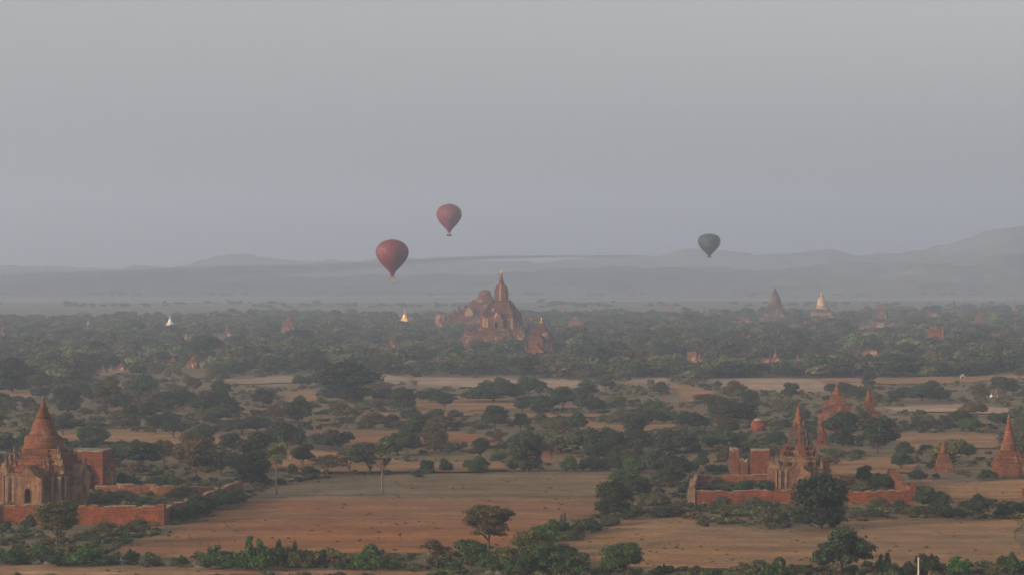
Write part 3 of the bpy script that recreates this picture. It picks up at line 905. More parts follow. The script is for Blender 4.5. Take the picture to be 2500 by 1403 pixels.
protos = [t_[4] for k in ('round', 'low', 'tall', 'umbrella', 'thin') for t_ in TREES[k]]
pdim = [(t_[0], t_[1]) for k in ('round', 'low', 'tall', 'umbrella', 'thin') for t_ in TREES[k]]
pts, rots, scls, tints, idx = [], [], [], [], []
EDGE = [(-1500, 2300), (0, 2380), (400, 2500), (620, 2720), (1000, 2620), (1500, 2750), (1900, 2800), (2150, 2950), (2400, 3200), (4000, 3300)]
tries = 0
while len(pts) < 11500 and tries < 150000:
    tries += 1
    d = math.exp(rnd.uniform(math.log(1080), math.log(3300)))
    X = rnd.uniform(-.30, .30) * d; px = 1250 + F * X / d; py = YH + F * H / d; s = F / d
    edge = np.interp(px, [e[0] for e in EDGE], [e[1] for e in EDGE]) + 60 * mnoise.noise((px / 90, 0, 0))
    if d > edge: continue
    dn = mnoise.noise((X / 90, d / 140, 4.0))
    if dn < rnd.uniform(-.75, -.05) + max(0, (py - 895) / 45): continue
    if in_open(px, py): continue
    k = rnd.randrange(len(protos)); W0, H0 = pdim[k]
    wm = rnd.uniform(6, 13) * (1.5 if rnd.random() < .1 else 1); hm_ = min(wm * rnd.uniform(.5, .85) * (H0 / W0) ** .5, 11)
    if hides(px, py, wm * s, hm_ * s, 0.12): continue
    if in_open(px, py - hm_ * s * .6): 
        if rnd.random() < .8: continue
    pts.append((X, d, 0)); rots.append((0, 0, rnd.uniform(0, 6.28))); scls.append((wm / W0, wm / W0, hm_ / H0)); idx.append(k)
    tints.append((*tint(rnd.choice(['dark', 'dark', 'green', 'grey', 'olive', 'brown', 'grey', 'pale', 'dark']), .45), 1))
scatter('woodland', pts, rots, scls, tints, idx, protos, 'hazy wood of dark green trees covering the far plain')
pts, rots, scls, tints, idx = [], [], [], [], []
for _ in range(700):                       # tree line on the far side of the flats
    px = rnd.uniform(-700, 3200); d = rnd.choice([3450, 3700, 4950]) + rnd.gauss(0, 40) + 100 * mnoise.noise((px / 200, 0, 7)); X = (px - 1250) * d / F
    if mnoise.noise((px / 150, d / 600, 1)) < -.05: continue
    k = rnd.randrange(len(protos)); W0, H0 = pdim[k]; wm = rnd.uniform(7, 15); hm_ = rnd.uniform(2.5, 7) * (1 if d < 4500 else 1.3)
    pts.append((X, d, 0)); rots.append((0, 0, rnd.uniform(0, 6.28))); scls.append((wm / W0, wm / W0, hm_ / H0)); idx.append(k); tints.append((*tint('dark'), 1))
scatter('riverbank_trees', pts, rots, scls, tints, idx, protos, 'faint line of trees along the river far off')

bp = [b_[4] for b_ in BUSH]
pts, rots, scls, tints, idx = [], [], [], [], []
tries = 0
while len(pts) < 11000 and tries < 140000:
    tries += 1
    d = math.exp(rnd.uniform(math.log(395), math.log(1500))); X = rnd.uniform(-.30, .30) * d
    px = 1250 + F * X / d; py = YH + F * H / d
    if in_open(px, py): continue
    if mnoise.noise((X / 30, d / 40, 14.0)) < (rnd.uniform(-.35, .45) if d > 600 else rnd.uniform(-.8, .2)): continue
    q = rnd.uniform(.25, .75) if d < 700 else rnd.uniform(.35, 1.0)
    if hides(px, py, 4 * q * F / d, 2.4 * q * F / d, 0.1): continue
    pts.append((X, d, 0)); rots.append((0, 0, rnd.uniform(0, 6.28))); scls.append((q, q, q * rnd.uniform(.4, .9))); idx.append(rnd.randrange(len(bp)))
    tints.append((*tint(rnd.choice(['dark', 'grey', 'grey', 'olive', 'brown', 'pale'] if d > 560 else ['grey', 'olive', 'pale', 'brown', 'green', 'pale']), .25), 1))
scatter('undergrowth', pts, rots, scls, tints, idx, bp, 'low dusty scrub between the fields and trees')
pts, rots, scls, tints, idx = [], [], [], [], []
while len(pts) < 420:                       # weeds dotting the fields
    py = rnd.uniform(1160, 1400); px = rnd.uniform(260, 2520)
    if not in_open(px, py) or mnoise.noise((px / 120, py / 25, 3)) < rnd.uniform(-.3, .5): continue
    p = gp(px, py); q = rnd.uniform(.05, .15)
    pts.append((p.x, p.y, 0)); rots.append((0, 0, rnd.uniform(0, 6.28))); scls.append((q * 1.5, q * 1.5, q)); idx.append(rnd.randrange(len(bp))); tints.append((*tint(rnd.choice(['brown', 'pale', 'pale'])), 1))
scatter('field_weeds', pts, rots, scls, tints, idx, bp, 'scattered dry weeds and clods on the fields')
#PART2
# ------------------------------------------------------------------ brick buildings
def redent(h, k=.55, e=.08):
    a = h * (1 - e); kh = k * h
    return [(h, -kh), (h, kh), (a, kh), (a, a), (kh, a), (kh, h), (-kh, h), (-kh, a), (-a, a), (-a, kh), (-h, kh), (-h, -kh), (-a, -kh), (-a, -a), (-kh, -a), (-kh, -h), (kh, -h), (kh, -a), (a, -a), (a, -kh)]
def crumble(me, amt, seed=0):                 # old masonry: nudge every corner a little
    r = random.Random(seed)
    for v in me.vertices: v.co += Vector((r.uniform(-amt, amt), r.uniform(-amt, amt), r.uniform(-amt, amt) * .7))
def terrace(par, h, z0, z1, mat, lip=.25, name='terrace', poly=None, cren=0.0, taper=.98):
    mb = MB(); p = poly or redent(h); mb.prism(p, z0, z1 - lip, taper)
    q = [(x * (taper + .06), y * (taper + .06)) for x, y in p]; mb.prism(q, z1 - lip, z1)
    q2 = [(x * 1.02, y * 1.02) for x, y in p]; mb.prism(q2, z0 - .004, z0 + lip * .8)
    if cren > 0:
        n = max(5, int(h * 2 / (cren * 2.2)))
        for i in range(n):
            t_ = -h * .9 + 1.8 * h * (i + .5) / n
            if rnd.random() < .18: continue
            hh = cren * rnd.uniform(.7, 1.2)
            for (x, y, dx, dy) in ((t_, -h * .93, cren * .5, .2), (t_, h * .93, cren * .5, .2), (h * .93, t_, .2, cren * .5), (-h * .93, t_, .2, cren * .5)):
                mb.box(x - dx, x + dx, y - dy, y + dy, z1 - .01, z1 + hh)
    me = mb.mesh(name); crumble(me, min(.12, h * .012), int(h * 10)); return link(name, me, par, mat)
SPIRE = [(1.0, 0), (.95, .04), (1.08, .05), (.90, .09), (.99, .10), (.78, .15), (.90, .16), (.68, .22), (.79, .23), (.57, .30), (.68, .31), (.47, .40), (.57, .41), (.36, .52), (.45, .54), (.27, .60), (.38, .66), (.28, .74), (.16, .86), (.07, .95), (.02, 1.0)]
BELL = [(1.0, 0), (1.04, .05), (.95, .10), (.97, .16), (.88, .24), (.80, .45), (.74, .68), (.66, .82), (.52, .93), (.40, 1.0)]
def lath(par, name, r, z0, z1, prof, mat, n=20, cx=0, cy=0, rib=0.0, into=None):
    mb = into or MB(); mb.lathe([(max(.005, a * r), z0 + b_ * (z1 - z0)) for a, b_ in prof], n, cx, cy, True, rib)
    return None if into else mb.build(name, mat, par)
def finials(par, h, z0, z1, mat, r=None, name='corner_finial', four=((-1, -1), (1, -1), (-1, 1), (1, 1))):
    hh = z1 - z0; r = r or hh * .2
    mb = MB(); mb.prism([(-r, -r), (r, -r), (r, r), (-r, r)], 0, hh * .38, .9)
    lath(None, '', r * .85, hh * .38, hh, [(1.1, 0), (1, .15), (.75, .4), (.4, .55), (.3, .75), (.04, 1)], None, 8, into=mb)
    me = mb.mesh(name); me.materials.append(mat)
    for sx, sy in four:
        o = link(name, me, par); o.location = (sx * h, sy * h, z0); o.rotation_euler = (0, 0, rnd.uniform(-.05, .05))
def arch_pts(w, h, n=7, x0=0.0, z0=0.0):       # pointed arch from right foot to left foot
    hw = w / 2; spring = h * .62; out = [(x0 + hw, z0)]
    for i in range(n + 1):
        t_ = i / n; out.append((x0 + hw * math.cos(t_ * math.pi / 2) , z0 + spring + (h - spring) * math.sin(t_ * math.pi / 2) ** .8))
    for i in range(n - 1, -1, -1):
        t_ = i / n; out.append((x0 - hw * math.cos(t_ * math.pi / 2), z0 + spring + (h - spring) * math.sin(t_ * math.pi / 2) ** .8))
    out.append((x0 - hw, z0)); return out
def porch(par, w_, depth, hb, z0, z1, zg, dw, dh, dz, mat, side=0, trim=None, name='porch'):
    """projecting entrance hall on one side of a square body of half width hb; vaulted tunnel doorway"""
    y1 = -hb + .3; y0 = -hb - depth; hw = w_ / 2
    mb = MB()
    arch = [(x, z + dz) for x, z in arch_pts(dw, dh)]
    outline = [(-hw, z0), (-dw / 2 - .001, z0)] if False else None
    poly = [(hw, dz), (hw, z1), (hw * .55, z1 + (zg - z1) * .25), (hw * .25, z1 + (zg - z1) * .7), (0, zg), (-hw * .25, z1 + (zg - z1) * .7), (-hw * .55, z1 + (zg - z1) * .25), (-hw, z1), (-hw, dz)]
    poly += list(reversed(arch)); mb.xz(list(reversed(poly)), y0, y1)
    mb.box(-hw - .15, hw + .15, y0 - .25, y1, z0, dz)
    mb.box(-hw - .12, hw + .12, y0 - .1, y1, z1 - .35, z1 - .05) if z1 - dh - dz > 1.0 else None
    mb.rot(side * math.pi / 2); o = mb.build(name, mat, par)
    d = MB(); d.xz([(x * 1.15, z) for x, z in reversed(arch)], y1 - .35, y1 - .25) ; d.rot(side * math.pi / 2); d.build('doorway', M['dark'], o)  # near-black sheet stands in for the unlit passage
    # arch trim, as a ring standing 8 cm proud
    if trim is not None:
        outer = [(x * 1.30, z + (.25 if z > dz + dh * .6 else 0)) for x, z in arch]
        for a_i in range(len(arch) - 1):
            tr = trim
        t2 = MB()
        for i in range(len(arch) - 1):
            q = [arch[i], arch[i + 1], outer[i + 1], outer[i]]; t2.xz(q, y0 - .10, y0 - .002)
        t2.rot(side * math.pi / 2); t2.build('arch_trim', trim, o)
    return o
def pilasters(par, h, z0, z1, xs, mat, w_=.35, sides=(0, 1, 3), name='pilaster'):
    for sd_ in sides:
        for x in xs:
            mb = MB(); mb.box(x - w_, x + w_, -h - .22, -h + .1, z0, z1); mb.box(x - w_ * 1.3, x + w_ * 1.3, -h - .30, -h - .225, z1 - .5, z1 - .1); mb.rot(sd_ * math.pi / 2)
            mb.build(name, mat, par)
def cornice(par, h, z, mat, t_=.28, name='cornice'):
    p = redent(h); mb = MB(); n = len(p)
    q = [(x * 1.03 + (.02 if x > 0 else -.02), y * 1.03 + (.02 if y > 0 else -.02)) for x, y in p]
    mb.prism(q, z, z + t_); return mb.build(name, mat, par)
def ribbed_tower(par, prof, mat, ribmat, name='tower'):
    """square curvilinear tower with raised ribs"""
    mb = MB(); n = 0; vs = []; pl = lambda h: redent(h, .5, .12)
    m = len(pl(1))
    for h, z in prof: vs += [(x, y, z) for x, y in pl(h)]
    fs = [(j * m + i, j * m + (i + 1) % m, (j + 1) * m + (i + 1) % m, (j + 1) * m + i) for j in range(len(prof) - 1) for i in range(m)]
    fs.append(tuple((len(prof) - 1) * m + i for i in range(m))); mb.add(vs, fs); o = mb.build(name, mat, par)
    for sd_ in range(4):
        r_ = MB()
        for (h, z), (h2, z2) in zip(prof, prof[1:]):
            r_.add([(-.16 * h, -h - .12, z), (.16 * h, -h - .12, z), (.16 * h2, -h2 - .12, z2), (-.16 * h2, -h2 - .12, z2), (-.16 * h, -h + .1, z), (.16 * h, -h + .1, z), (.16 * h2, -h2 + .1, z2), (-.16 * h2, -h2 + .1, z2)],
                   [(0, 1, 2, 3), (1, 5, 6, 2), (4, 0, 3, 7)])
        r_.rot(sd_ * math.pi / 2); r_.build('rib', ribmat, o)
    return o

# ---- domed temple, bottom left
YAW = R(-7.5)
t1 = empty('domed_temple', gp(106, 1232), YAW)
tag(t1, 'brick temple with a ringed bell dome and spire at the left edge', 'temple')
BP, BR, BK = M['brick_plaster'], M['brick'], M['brick_red']
terrace(t1, 7.3, -.2, 1.2, BR, .2, 'plinth')
terrace(t1, 6.9, 1.2, 7.5, BP, .4, 'body', cren=.42)
pilasters(t1, 6.9, 1.3, 6.9, (-5.9, -4.4, 4.4, 5.9), M['pale'], .34)
for sd_, dp in ((0, 3.6), (1, 2.4), (3, 2.4), (2, 2.0)):
    porch(t1, 6.2, dp, 6.9, -.2, 6.6, 9.2, 1.35, 3.1, 1.45, BP, sd_, BR)
for i, (h, a, b_) in enumerate(((6.3, 7.5, 9.0), (5.7, 9.0, 10.4), (5.1, 10.4, 11.5), (4.55, 11.5, 12.5))):
    terrace(t1, h, a, b_, BR, .28, cren=.3 if i < 3 else 0)
for h, z, s_ in ((6.4, 7.5, 3.4), (5.7, 9.0, 3.3), (5.0, 10.4, 3.0)): finials(t1, h - .1, z, z + s_, M['pale'], .42)
finials(t1, 3.2, 9.2, 11.6, BR, .4, 'porch_finial', ((-1, -2.9), (1, -2.9)))
lath(t1, 'drum', 4.35, 12.5, 15.3, [(1, 0), (1.0, .12), (.95, .14), (.98, .35), (.93, .37), (.95, .6), (.90, .62), (.93, .8), (.8, .97), (.72, 1)], BR, 28)
lath(t1, 'bell', 3.1, 15.3, 18.9, BELL[:-1] + [(.55, 1)], BR, 28)
lath(t1, 'spire', 1.75, 18.9, 23.8, SPIRE, BR, 20)

# ---- spired temple inside the right enclosure
t2 = empty('spired_temple', gp(1950, 1196), R(-4))
tag(t2, 'spired brick temple with plaster patches inside the walled yard, right', 'temple')
terrace(t2, 6.1, -.2, .8, BR, .2, 'plinth')
terrace(t2, 5.3, .8, 5.6, BP, .35, 'body', cren=.35)
pilasters(t2, 5.3, .9, 5.1, (-4.6, -3.2, 3.2, 4.6), M['pale'], .28)
for sd_, dp in ((0, 2.8), (1, 1.8), (3, 1.8), (2, 1.8)): porch(t2, 4.6, dp, 5.3, -.2, 4.8, 6.8, 1.1, 2.5, .95, BP, sd_, M['pale'])
terrace(t2, 4.1, 5.6, 8.0, BP, .3, cren=.25); cornice(t2, 4.12, 7.0, M['pale'], .22)
terrace(t2, 3.4, 8.0, 9.4, BR, .25, cren=.25); terrace(t2, 2.85, 9.4, 10.5, BR, .22)
for i, (h, z) in enumerate(((4.12, 6.1), (3.42, 8.4), (2.87, 9.65))):
    for sd_ in (0, 1, 3):
        for x in (-.5, .5):
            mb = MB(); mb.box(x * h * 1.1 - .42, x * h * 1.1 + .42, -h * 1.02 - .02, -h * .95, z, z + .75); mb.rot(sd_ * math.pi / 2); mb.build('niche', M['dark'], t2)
finials(t2, 5.0, 5.6, 8.2, M['pale'], .32); finials(t2, 3.9, 8.0, 10.2, BR, .28); finials(t2, 3.2, 9.4, 11.3, BR, .25)
ribbed_tower(t2, [(2.35, 10.5), (2.25, 11.6), (2.05, 13.0), (1.72, 14.4), (1.35, 15.4)], M['grey'], BR)
finials(t2, 1.0, 15.3, 16.6, M['pale'], .17, 'tower_finial')
lath(t2, 'spire', 1.15, 15.4, 20.4, [(1.0, 0), (1.05, .03), (.88, .08), (.9, .10), (.75, .2), (.77, .22), (.58, .4), (.6, .42), (.40, .6), (.3, .72), (.2, .83), (.09, .93), (.03, 1)], BR, 16)

# ---- great central temple
t3 = empty('great_temple', gp(1224, 849), R(-13))
tag(t3, 'great two-storeyed brick temple with a tall spire, centre of the plain', 'temple')
FB, FP = M['brick_far'], M['brick_far_plaster']
terrace(t3, 21.0, -1, 8.6, FP, .8, 'lower_storey', cren=1.1)
for sd_, dp, hh in ((0, 6, 8), (1, 4, 8), (3, 4, 8), (2, 4, 8)): porch(t3, 15, dp, 21.0, -1, hh, hh + 4.2, 3.0, 5.2, .4, FB, sd_, M['plaster'])
for i, (h, a, b_) in enumerate(((19.0, 8.6, 10.2), (16.8, 10.2, 11.8), (14.4, 11.8, 13.4))): terrace(t3, h, a, b_, FB, .5, cren=.8)
terrace(t3, 10.6, 13.2, 20.5, FP, .8, 'upper_storey', cren=.8)
pilasters(t3, 10.6, 13.4, 19.6, (-9.3, -7.2, 7.2, 9.3), M['plaster'], .85, (0, 1))
for sd_, dp in ((0, 4.0), (1, 2.5), (3, 2.5), (2, 2.5)): porch(t3, 9.5, dp, 10.6, 11.6, 19.6, 24.0, 2.3, 4.6, 13.3, FB, sd_, M['pale'])
for i, (h, a, b_) in enumerate(((9.6, 20.5, 22.6), (8.5, 22.6, 24.8), (7.4, 24.8, 26.8), (6.3, 26.8, 28.8), (5.2, 28.8, 31.0))): terrace(t3, h, a, b_, FB, .5, cren=.6)
for h, z, s_ in ((20.0, 8.6, 6.5), (17.8, 10.2, 6.0), (15.4, 11.8, 6.5), (10.0, 20.5, 5.0), (9.0, 22.6, 4.6), (7.9, 24.8, 4.4), (6.8, 26.8, 4.2), (5.6, 28.8, 3.4)):
    finials(t3, h - .5, z, z + s_, FP if z < 20 else FB, .75)
ribbed_tower(t3, [(4.0, 31.0), (4.35, 33.5), (4.3, 36.5), (3.85, 39.0), (3.0, 40.8), (2.3, 41.6)], FB, M['plaster'])
lath(t3, 'spire', 2.0, 41.6, 49.4, [(1, 0), (.95, .05), (1, .07), (.84, .15), (.88, .17), (.68, .32), (.7, .35), (.5, .55), (.4, .7), (.25, .85), (.2, 1)], M['brick_far'], 16)
lath(t3, 'spire_umbrella', .75, 49.0, 52.2, [(1, 0), (.9, .1), (.5, .12), (.7, .3), (.35, .34), (.45, .55), (.15, .6), (.05, 1)], M['gold'], 10)

# ---- massive pyramid temple behind it
t4 = empty('pyramid_temple', gp(1184, 813), R(-9))
tag(t4, 'massive stepped brick pyramid temple behind and left of the great temple', 'temple')
terrace(t4, 33, -1, 9.5, FB, .9, 'lower_storey', cren=1.3)
for sd_ in range(4): porch(t4, 17, 7, 33, -1, 9.5, 15.5, 3.4, 6, .4, FP, sd_, M['plaster'])
hh = 9.5; 
for i, (h, b_) in enumerate(((26.5, 12.5), (22.5, 15.8), (19, 19), (15.5, 22), (12.0, 24.6), (9.6, 26.4))): terrace(t4, h, hh, b_, FB, .7, cren=.9); hh = b_
for h, z, s_ in ((31, 9.5, 6), (25.5, 12.5, 5.5), (21.5, 15.8, 5), (18, 19, 4.5)): finials(t4, h, z, z + s_, FB, 1.2)
for x in (-1, 1):
    mb = MB(); mb.xz([(x * 9 - 3.2, 14.5), (x * 9 + 3.2, 14.5), (x * 9 + 3.2, 18), (x * 9, 21), (x * 9 - 3.2, 18)], -24.5, -20); mb.build('plaster_gable', M['plaster'], t4)
lath(t4, 'ruined_dome', 8.6, 26.2, 35.2, [(1, 0), (.97, .10), (.90, .12), (.88, .24), (.80, .26), (.78, .40), (.68, .42), (.66, .56), (.58, .58), (.56, .72), (.52, .86), (.36, .96), (.12, 1)], FB, 18)

# ---- small tower temple right of the great temple
t5 = empty('tower_temple', gp(1322, 871), R(-13))
tag(t5, 'smaller tower temple with a red gabled porch right of the great temple', 'temple')
terrace(t5, 8.2, -.5, 4.6, FB, .4, 'plinth', cren=.6); terrace(t5, 5.4, 4.6, 11.8, FP, .5, 'body', cren=.5)
porch(t5, 8, 4.5, 8.2, -.5, 4.2, 7.6, 1.8, 3.2, .2, M['brick_red'], 0, None, 'lower_porch')
for sd_, dp in ((0, 2.6), (1, 1.8), (3, 1.8)): porch(t5, 5.6, dp, 5.4, 4.4, 10.8, 13.4, 1.4, 3.4, 5.4, FB, sd_, M['pale'])
for h, a, b_ in ((4.7, 11.8, 13.2), (4.0, 13.2, 14.6), (3.3, 14.6, 15.8)): terrace(t5, h, a, b_, FB, .35, cren=.4)
for h, z, s_ in ((7.6, 4.6, 4.6), (5.0, 11.8, 4), (4.3, 13.2, 3.2)): finials(t5, h, z, z + s_, FP, .5)
ribbed_tower(t5, [(2.7, 15.8), (2.6, 17.2), (2.1, 18.8), (1.3, 19.9)], FB, FB)
lath(t5, 'spire', 1.1, 19.9, 23.8, SPIRE, M['gold'], 12)
pt = MB(); pt.lathe([(2.4, 11.9), (2.3, 13.4), (1.6, 14.4), (.3, 14.9)], 12, 3.1, -3.1); pt.build('plaster_turret', M['pale'], t5)

# ---- twin stupas of the middle distance
def tip_stupa(name, px, pyf, prof, label, mat, cat='stupa', yaw=-5, base=None, group=None):
    """prof in photo px: rows (half width, y from top to foot); square below, round above"""
    s = scl(pyf); o = empty(name, gp(px, pyf), R(yaw)); tag(o, label, cat, group)
    Z = lambda y: (pyf - y) / s
    for kind, rows, m_ in prof:
        pr = [(max(.04, h / s), Z(y)) for h, y in rows]
        pr.sort(key=lambda q: q[1])
        if kind == 'round' or kind == 'bell': lath(o, 'spire' if kind == 'round' else 'bell', 1, 0, 1, pr, m_ or mat, 18)
        elif kind == 'step':
            for (h, z), (h2, z2) in zip(pr, pr[1:]):
                terrace(o, h, z, z2, m_ or mat, min(.25, (z2 - z) * .25))
        elif kind == 'body': terrace(o, pr[0][0], pr[0][1], pr[-1][1], m_ or mat, .3, 'body', cren=.3)
    return o
a = tip_stupa('pyramid_stupa_temple', 2043, 1052, [('body', [(34, 1052), (34, 1000)], M['brick']), ('step', [(31, 1000), (28, 992), (23, 984), (19, 979)], None), ('step', [(18, 979), (15, 970), (12, 963)], None),
        ('round', [(11, 963), (9, 958), (7, 953), (4.5, 947), (2, 941), (.5, 937)], None)], 'left and larger of the twin orange brick stupas behind dark trees', M['brick'], 'temple')
s_ = scl(1052)
porch(a, 3.2, 1.4, 34 / s_, -.2, 4.6, 5.9, 1.0, 2.2, .1, M['brick'], 0); porch(a, 3.2, 1.4, 34 / s_, -.2, 4.6, 5.9, 1.0, 2.2, .1, M['brick'], 3)
finials(a, 31 / s_, 6.7, 9.0, M['brick'], .35)
a2 = tip_stupa('hall_stupa', 2121, 1040, [('body', [(26, 1040), (25, 1006)], M['brick']), ('step', [(14, 1006), (13, 995), (12, 986), (10, 980)], None), ('round', [(9, 980), (8, 974), (6, 968), (4, 962), (2, 954), (.5, 946)], None)],
        'right and slimmer of the twin brick stupas, above a flat hall', M['brick_red'])
porch(a2, 2.6, 1.0, 26 / scl(1040), -.2, 3.2, 3.9, .9, 1.7, .1, M['brick'], 0)
b1 = tip_stupa('small_shrine', 2007, 1086, [('body', [(15, 1086), (15, 1079)], None), ('body', [(11, 1079), (11, 1056)], None), ('step', [(9, 1056), (7, 1051)], None), ('round', [(6, 1051), (4.5, 1046), (3, 1041), (1.4, 1036), (.4, 1032)], None)],
        'small cube shrine with a pointed top below the twin stupas', M['brick_red'], 'shrine')
porch(b1, 1.3, .5, 11 / scl(1086), .7, 2.0, 2.5, .55, 1.0, .8, M['brick_red'], 0)
tip_stupa('cone_stupa', 2304, 1150, [('step', [(24, 1150), (21, 1141), (18, 1132), (14, 1122), (12, 1112), (9.5, 1104)], None), ('round', [(9, 1104), (8, 1098), (6, 1090), (3.5, 1083), (1, 1077)], None)],
        'small stepped cone of red brick standing alone on grass, right', M['brick'])
tip_stupa('tall_stupa', 2463, 1162, [('body', [(40, 1162), (40, 1132)], M['brick']), ('step', [(37, 1132), (34, 1124), (30, 1116), (25, 1108), (22, 1098)], None),
        ('bell', [(20, 1098), (20.5, 1093), (17.5, 1092), (18.5, 1083), (15, 1082), (16.5, 1074), (13.5, 1073), (14, 1064), (11, 1063), (11.5, 1055), (9, 1054), (9, 1048)], None), ('round', [(9.5, 1048), (7.6, 1046), (8.4, 1041), (6.2, 1040), (6.8, 1034), (4.8, 1033), (5.2, 1027), (3.8, 1022)], None), ('round', [(3.6, 1022), (3.9, 1019), (2, 1015), (.6, 1009)], M['pale'])],
        'tall stepped brick stupa with a pale tip at the right edge', M['brick'])
mo_ = MB(); mo_.lathe([(2.7, -.2), (2.6, 1.3), (2.3, 2.4), (1.8, 3.1), (1.0, 3.5), (.2, 3.6)], 16); me = mo_.mesh('ruin_mound'); crumble(me, .22, 5)
o = empty('ruin_mound', gp(1852, 1050)); tag(o, 'round ruined brick mound with a grassy top left of the twin stupas', 'ruin'); link('body', me, o, M['brick_red'])
mo_ = MB(); mo_.lathe([(1.7, 3.2), (1.3, 3.75), (.3, 3.9)], 12); mo_.build('grass_cap', M['coping'], o)

# ---- walls
def wall_run(par, p0, p1, h, th, mat, jag=.25, seg=1.3, cop=True, gap=None, seed=0):
    p0 = Vector(p0); p1 = Vector(p1); L = (p1 - p0).length; d = (p1 - p0) / L; nrm = Vector((-d.y, d.x, 0)); n = max(2, int(L / seg)); r = random.Random(seed)
    hs = [h * (1 + jag * (mnoise.noise((i * .22, seed, 0)) * 1.2 + r.uniform(-.22, .22))) for i in range(n + 1)]
    mb = MB(); cp = MB()
    def sec(q, t_, i): return p0 + d * (L * q) + nrm * (t_ / 2 * (1 if i else -1))
    for i in range(n):
        a, b_ = i / n, (i + 1) / n
        if gap and gap[0] < (a + b_) / 2 < gap[1]: continue
        ha, hb = hs[i], hs[i + 1]
        if r.random() < .2: ha = hb = min(ha, hb) * .93
        A0, A1, B0, B1 = sec(a, th, 0), sec(a, th, 1), sec(b_, th, 0), sec(b_, th, 1)
        vs = [A0, B0, B1, A1]; vs = [Vector((v.x, v.y, -.3)) for v in vs] + [Vector((A0.x, A0.y, ha)), Vector((B0.x, B0.y, hb)), Vector((B1.x, B1.y, hb)), Vector((A1.x, A1.y, ha))]
        mb.add(vs, [(0, 1, 5, 4), (1, 2, 6, 5), (2, 3, 7, 6), (3, 0, 4, 7), (4, 5, 6, 7)])
        if cop and r.random() < .85:
            A0, A1, B0, B1 = sec(a, th * .8, 0), sec(a, th * .8, 1), sec(b_, th * .8, 0), sec(b_, th * .8, 1); e = r.uniform(.08, .22)
            vs = [(A0.x, A0.y, ha + .01), (B0.x, B0.y, hb + .01), (B1.x, B1.y, hb + .01), (A1.x, A1.y, ha + .01), (A0.x, A0.y, ha + e), (B0.x, B0.y, hb + e * .8), (B1.x, B1.y, hb + e), (A1.x, A1.y, ha + e)]
            cp.add(vs, [(0, 1, 5, 4), (1, 2, 6, 5), (2, 3, 7, 6), (3, 0, 4, 7), (4, 5, 6, 7)])
    o = mb.build('wall_side', mat, par)
    if cop: cp.build('grassy_coping', M['coping'], o)
    return o
CR = gp(395, 1281); u = Vector((math.cos(YAW), math.sin(YAW), 0)); v_ = Vector((-math.sin(YAW), math.cos(YAW), 0))
wl = empty('yard_wall', (0, 0, 0)); tag(wl, 'low red brick yard wall around the domed temple, left', 'wall')
c0 = CR; c1 = CR - u * 75; c2 = CR + v_ * 66; c3 = c2 - u * 34
wall_run(wl, c1, c0, 3.7, 1.0, BK, .16, seed=1, gap=(.46, .53)); wall_run(wl, c0, c2, 3.3, 1.0, BR, .12, seed=2); wall_run(wl, c2, c3, 2.0, 1.0, BR, .25, seed=3)
pb = MB(); pb.box(-.7, .7, -.7, .7, -.2, 4.3); o = pb.build('corner_pier', BK, wl); o.location = c0; o.rotation_euler = (0, 0, YAW)
gt = empty('gatehouse', c0 - u * 37.8, YAW); tag(gt, 'small red brick gate with a dark arch in the left yard wall', 'gate')
porch(gt, 5.6, 1.6, 0.6, -.2, 4.4, 5.6, 1.5, 3.0, .1, BK, 0, M['pale']); mb = MB(); mb.box(-2.9, 2.9, .9, 2.3, -.2, 4.6); mb.build('rear_wall', BR, gt)

w2 = empty('enclosure_wall', (0, 0, 0)); tag(w2, 'square red brick enclosure wall around the spired temple, right', 'wall')
e0, e1, e2, e3 = gp(1688, 1226), gp(2228, 1227), gp(2172, 1182), gp(1700, 1180)
wall_run(w2, e0, e1, 2.7, 1.0, BK, .24, seed=4); wall_run(w2, e1, e2, 2.6, .9, BR, .2, seed=5); wall_run(w2, e3, e2, 2.1, .9, BR, .25, seed=6); wall_run(w2, e0, e3, 2.4, .9, BR, .3, seed=7)
for k, (p, hh, m_) in enumerate(((e0, 5.2, M['pale']), (e1, 4.4, BK), (e2, 3.6, BR))):
    pb = MB(); pb.box(-.8, .8, -.8, .8, -.2, hh * .6); pb.box(-.55, .6, -.5, .55, hh * .6, hh * .85); pb.box(-.3, .5, -.4, .3, hh * .85, hh)
    me = pb.mesh('corner_pier'); crumble(me, .1, k); o = link('corner_pier', me, w2, m_); o.location = p
st = MB(); p = e1.lerp(e2, .35); q = e1.lerp(e2, .98)
for i in range(9):
    a = e1.lerp(e2, .25 + i * .08); st.box(a.x - .8, a.x + .8, a.y - 1.2, a.y + 1.2, 2.4, 2.9 + i * .16)
st.build('raised_coping', BR, w2)

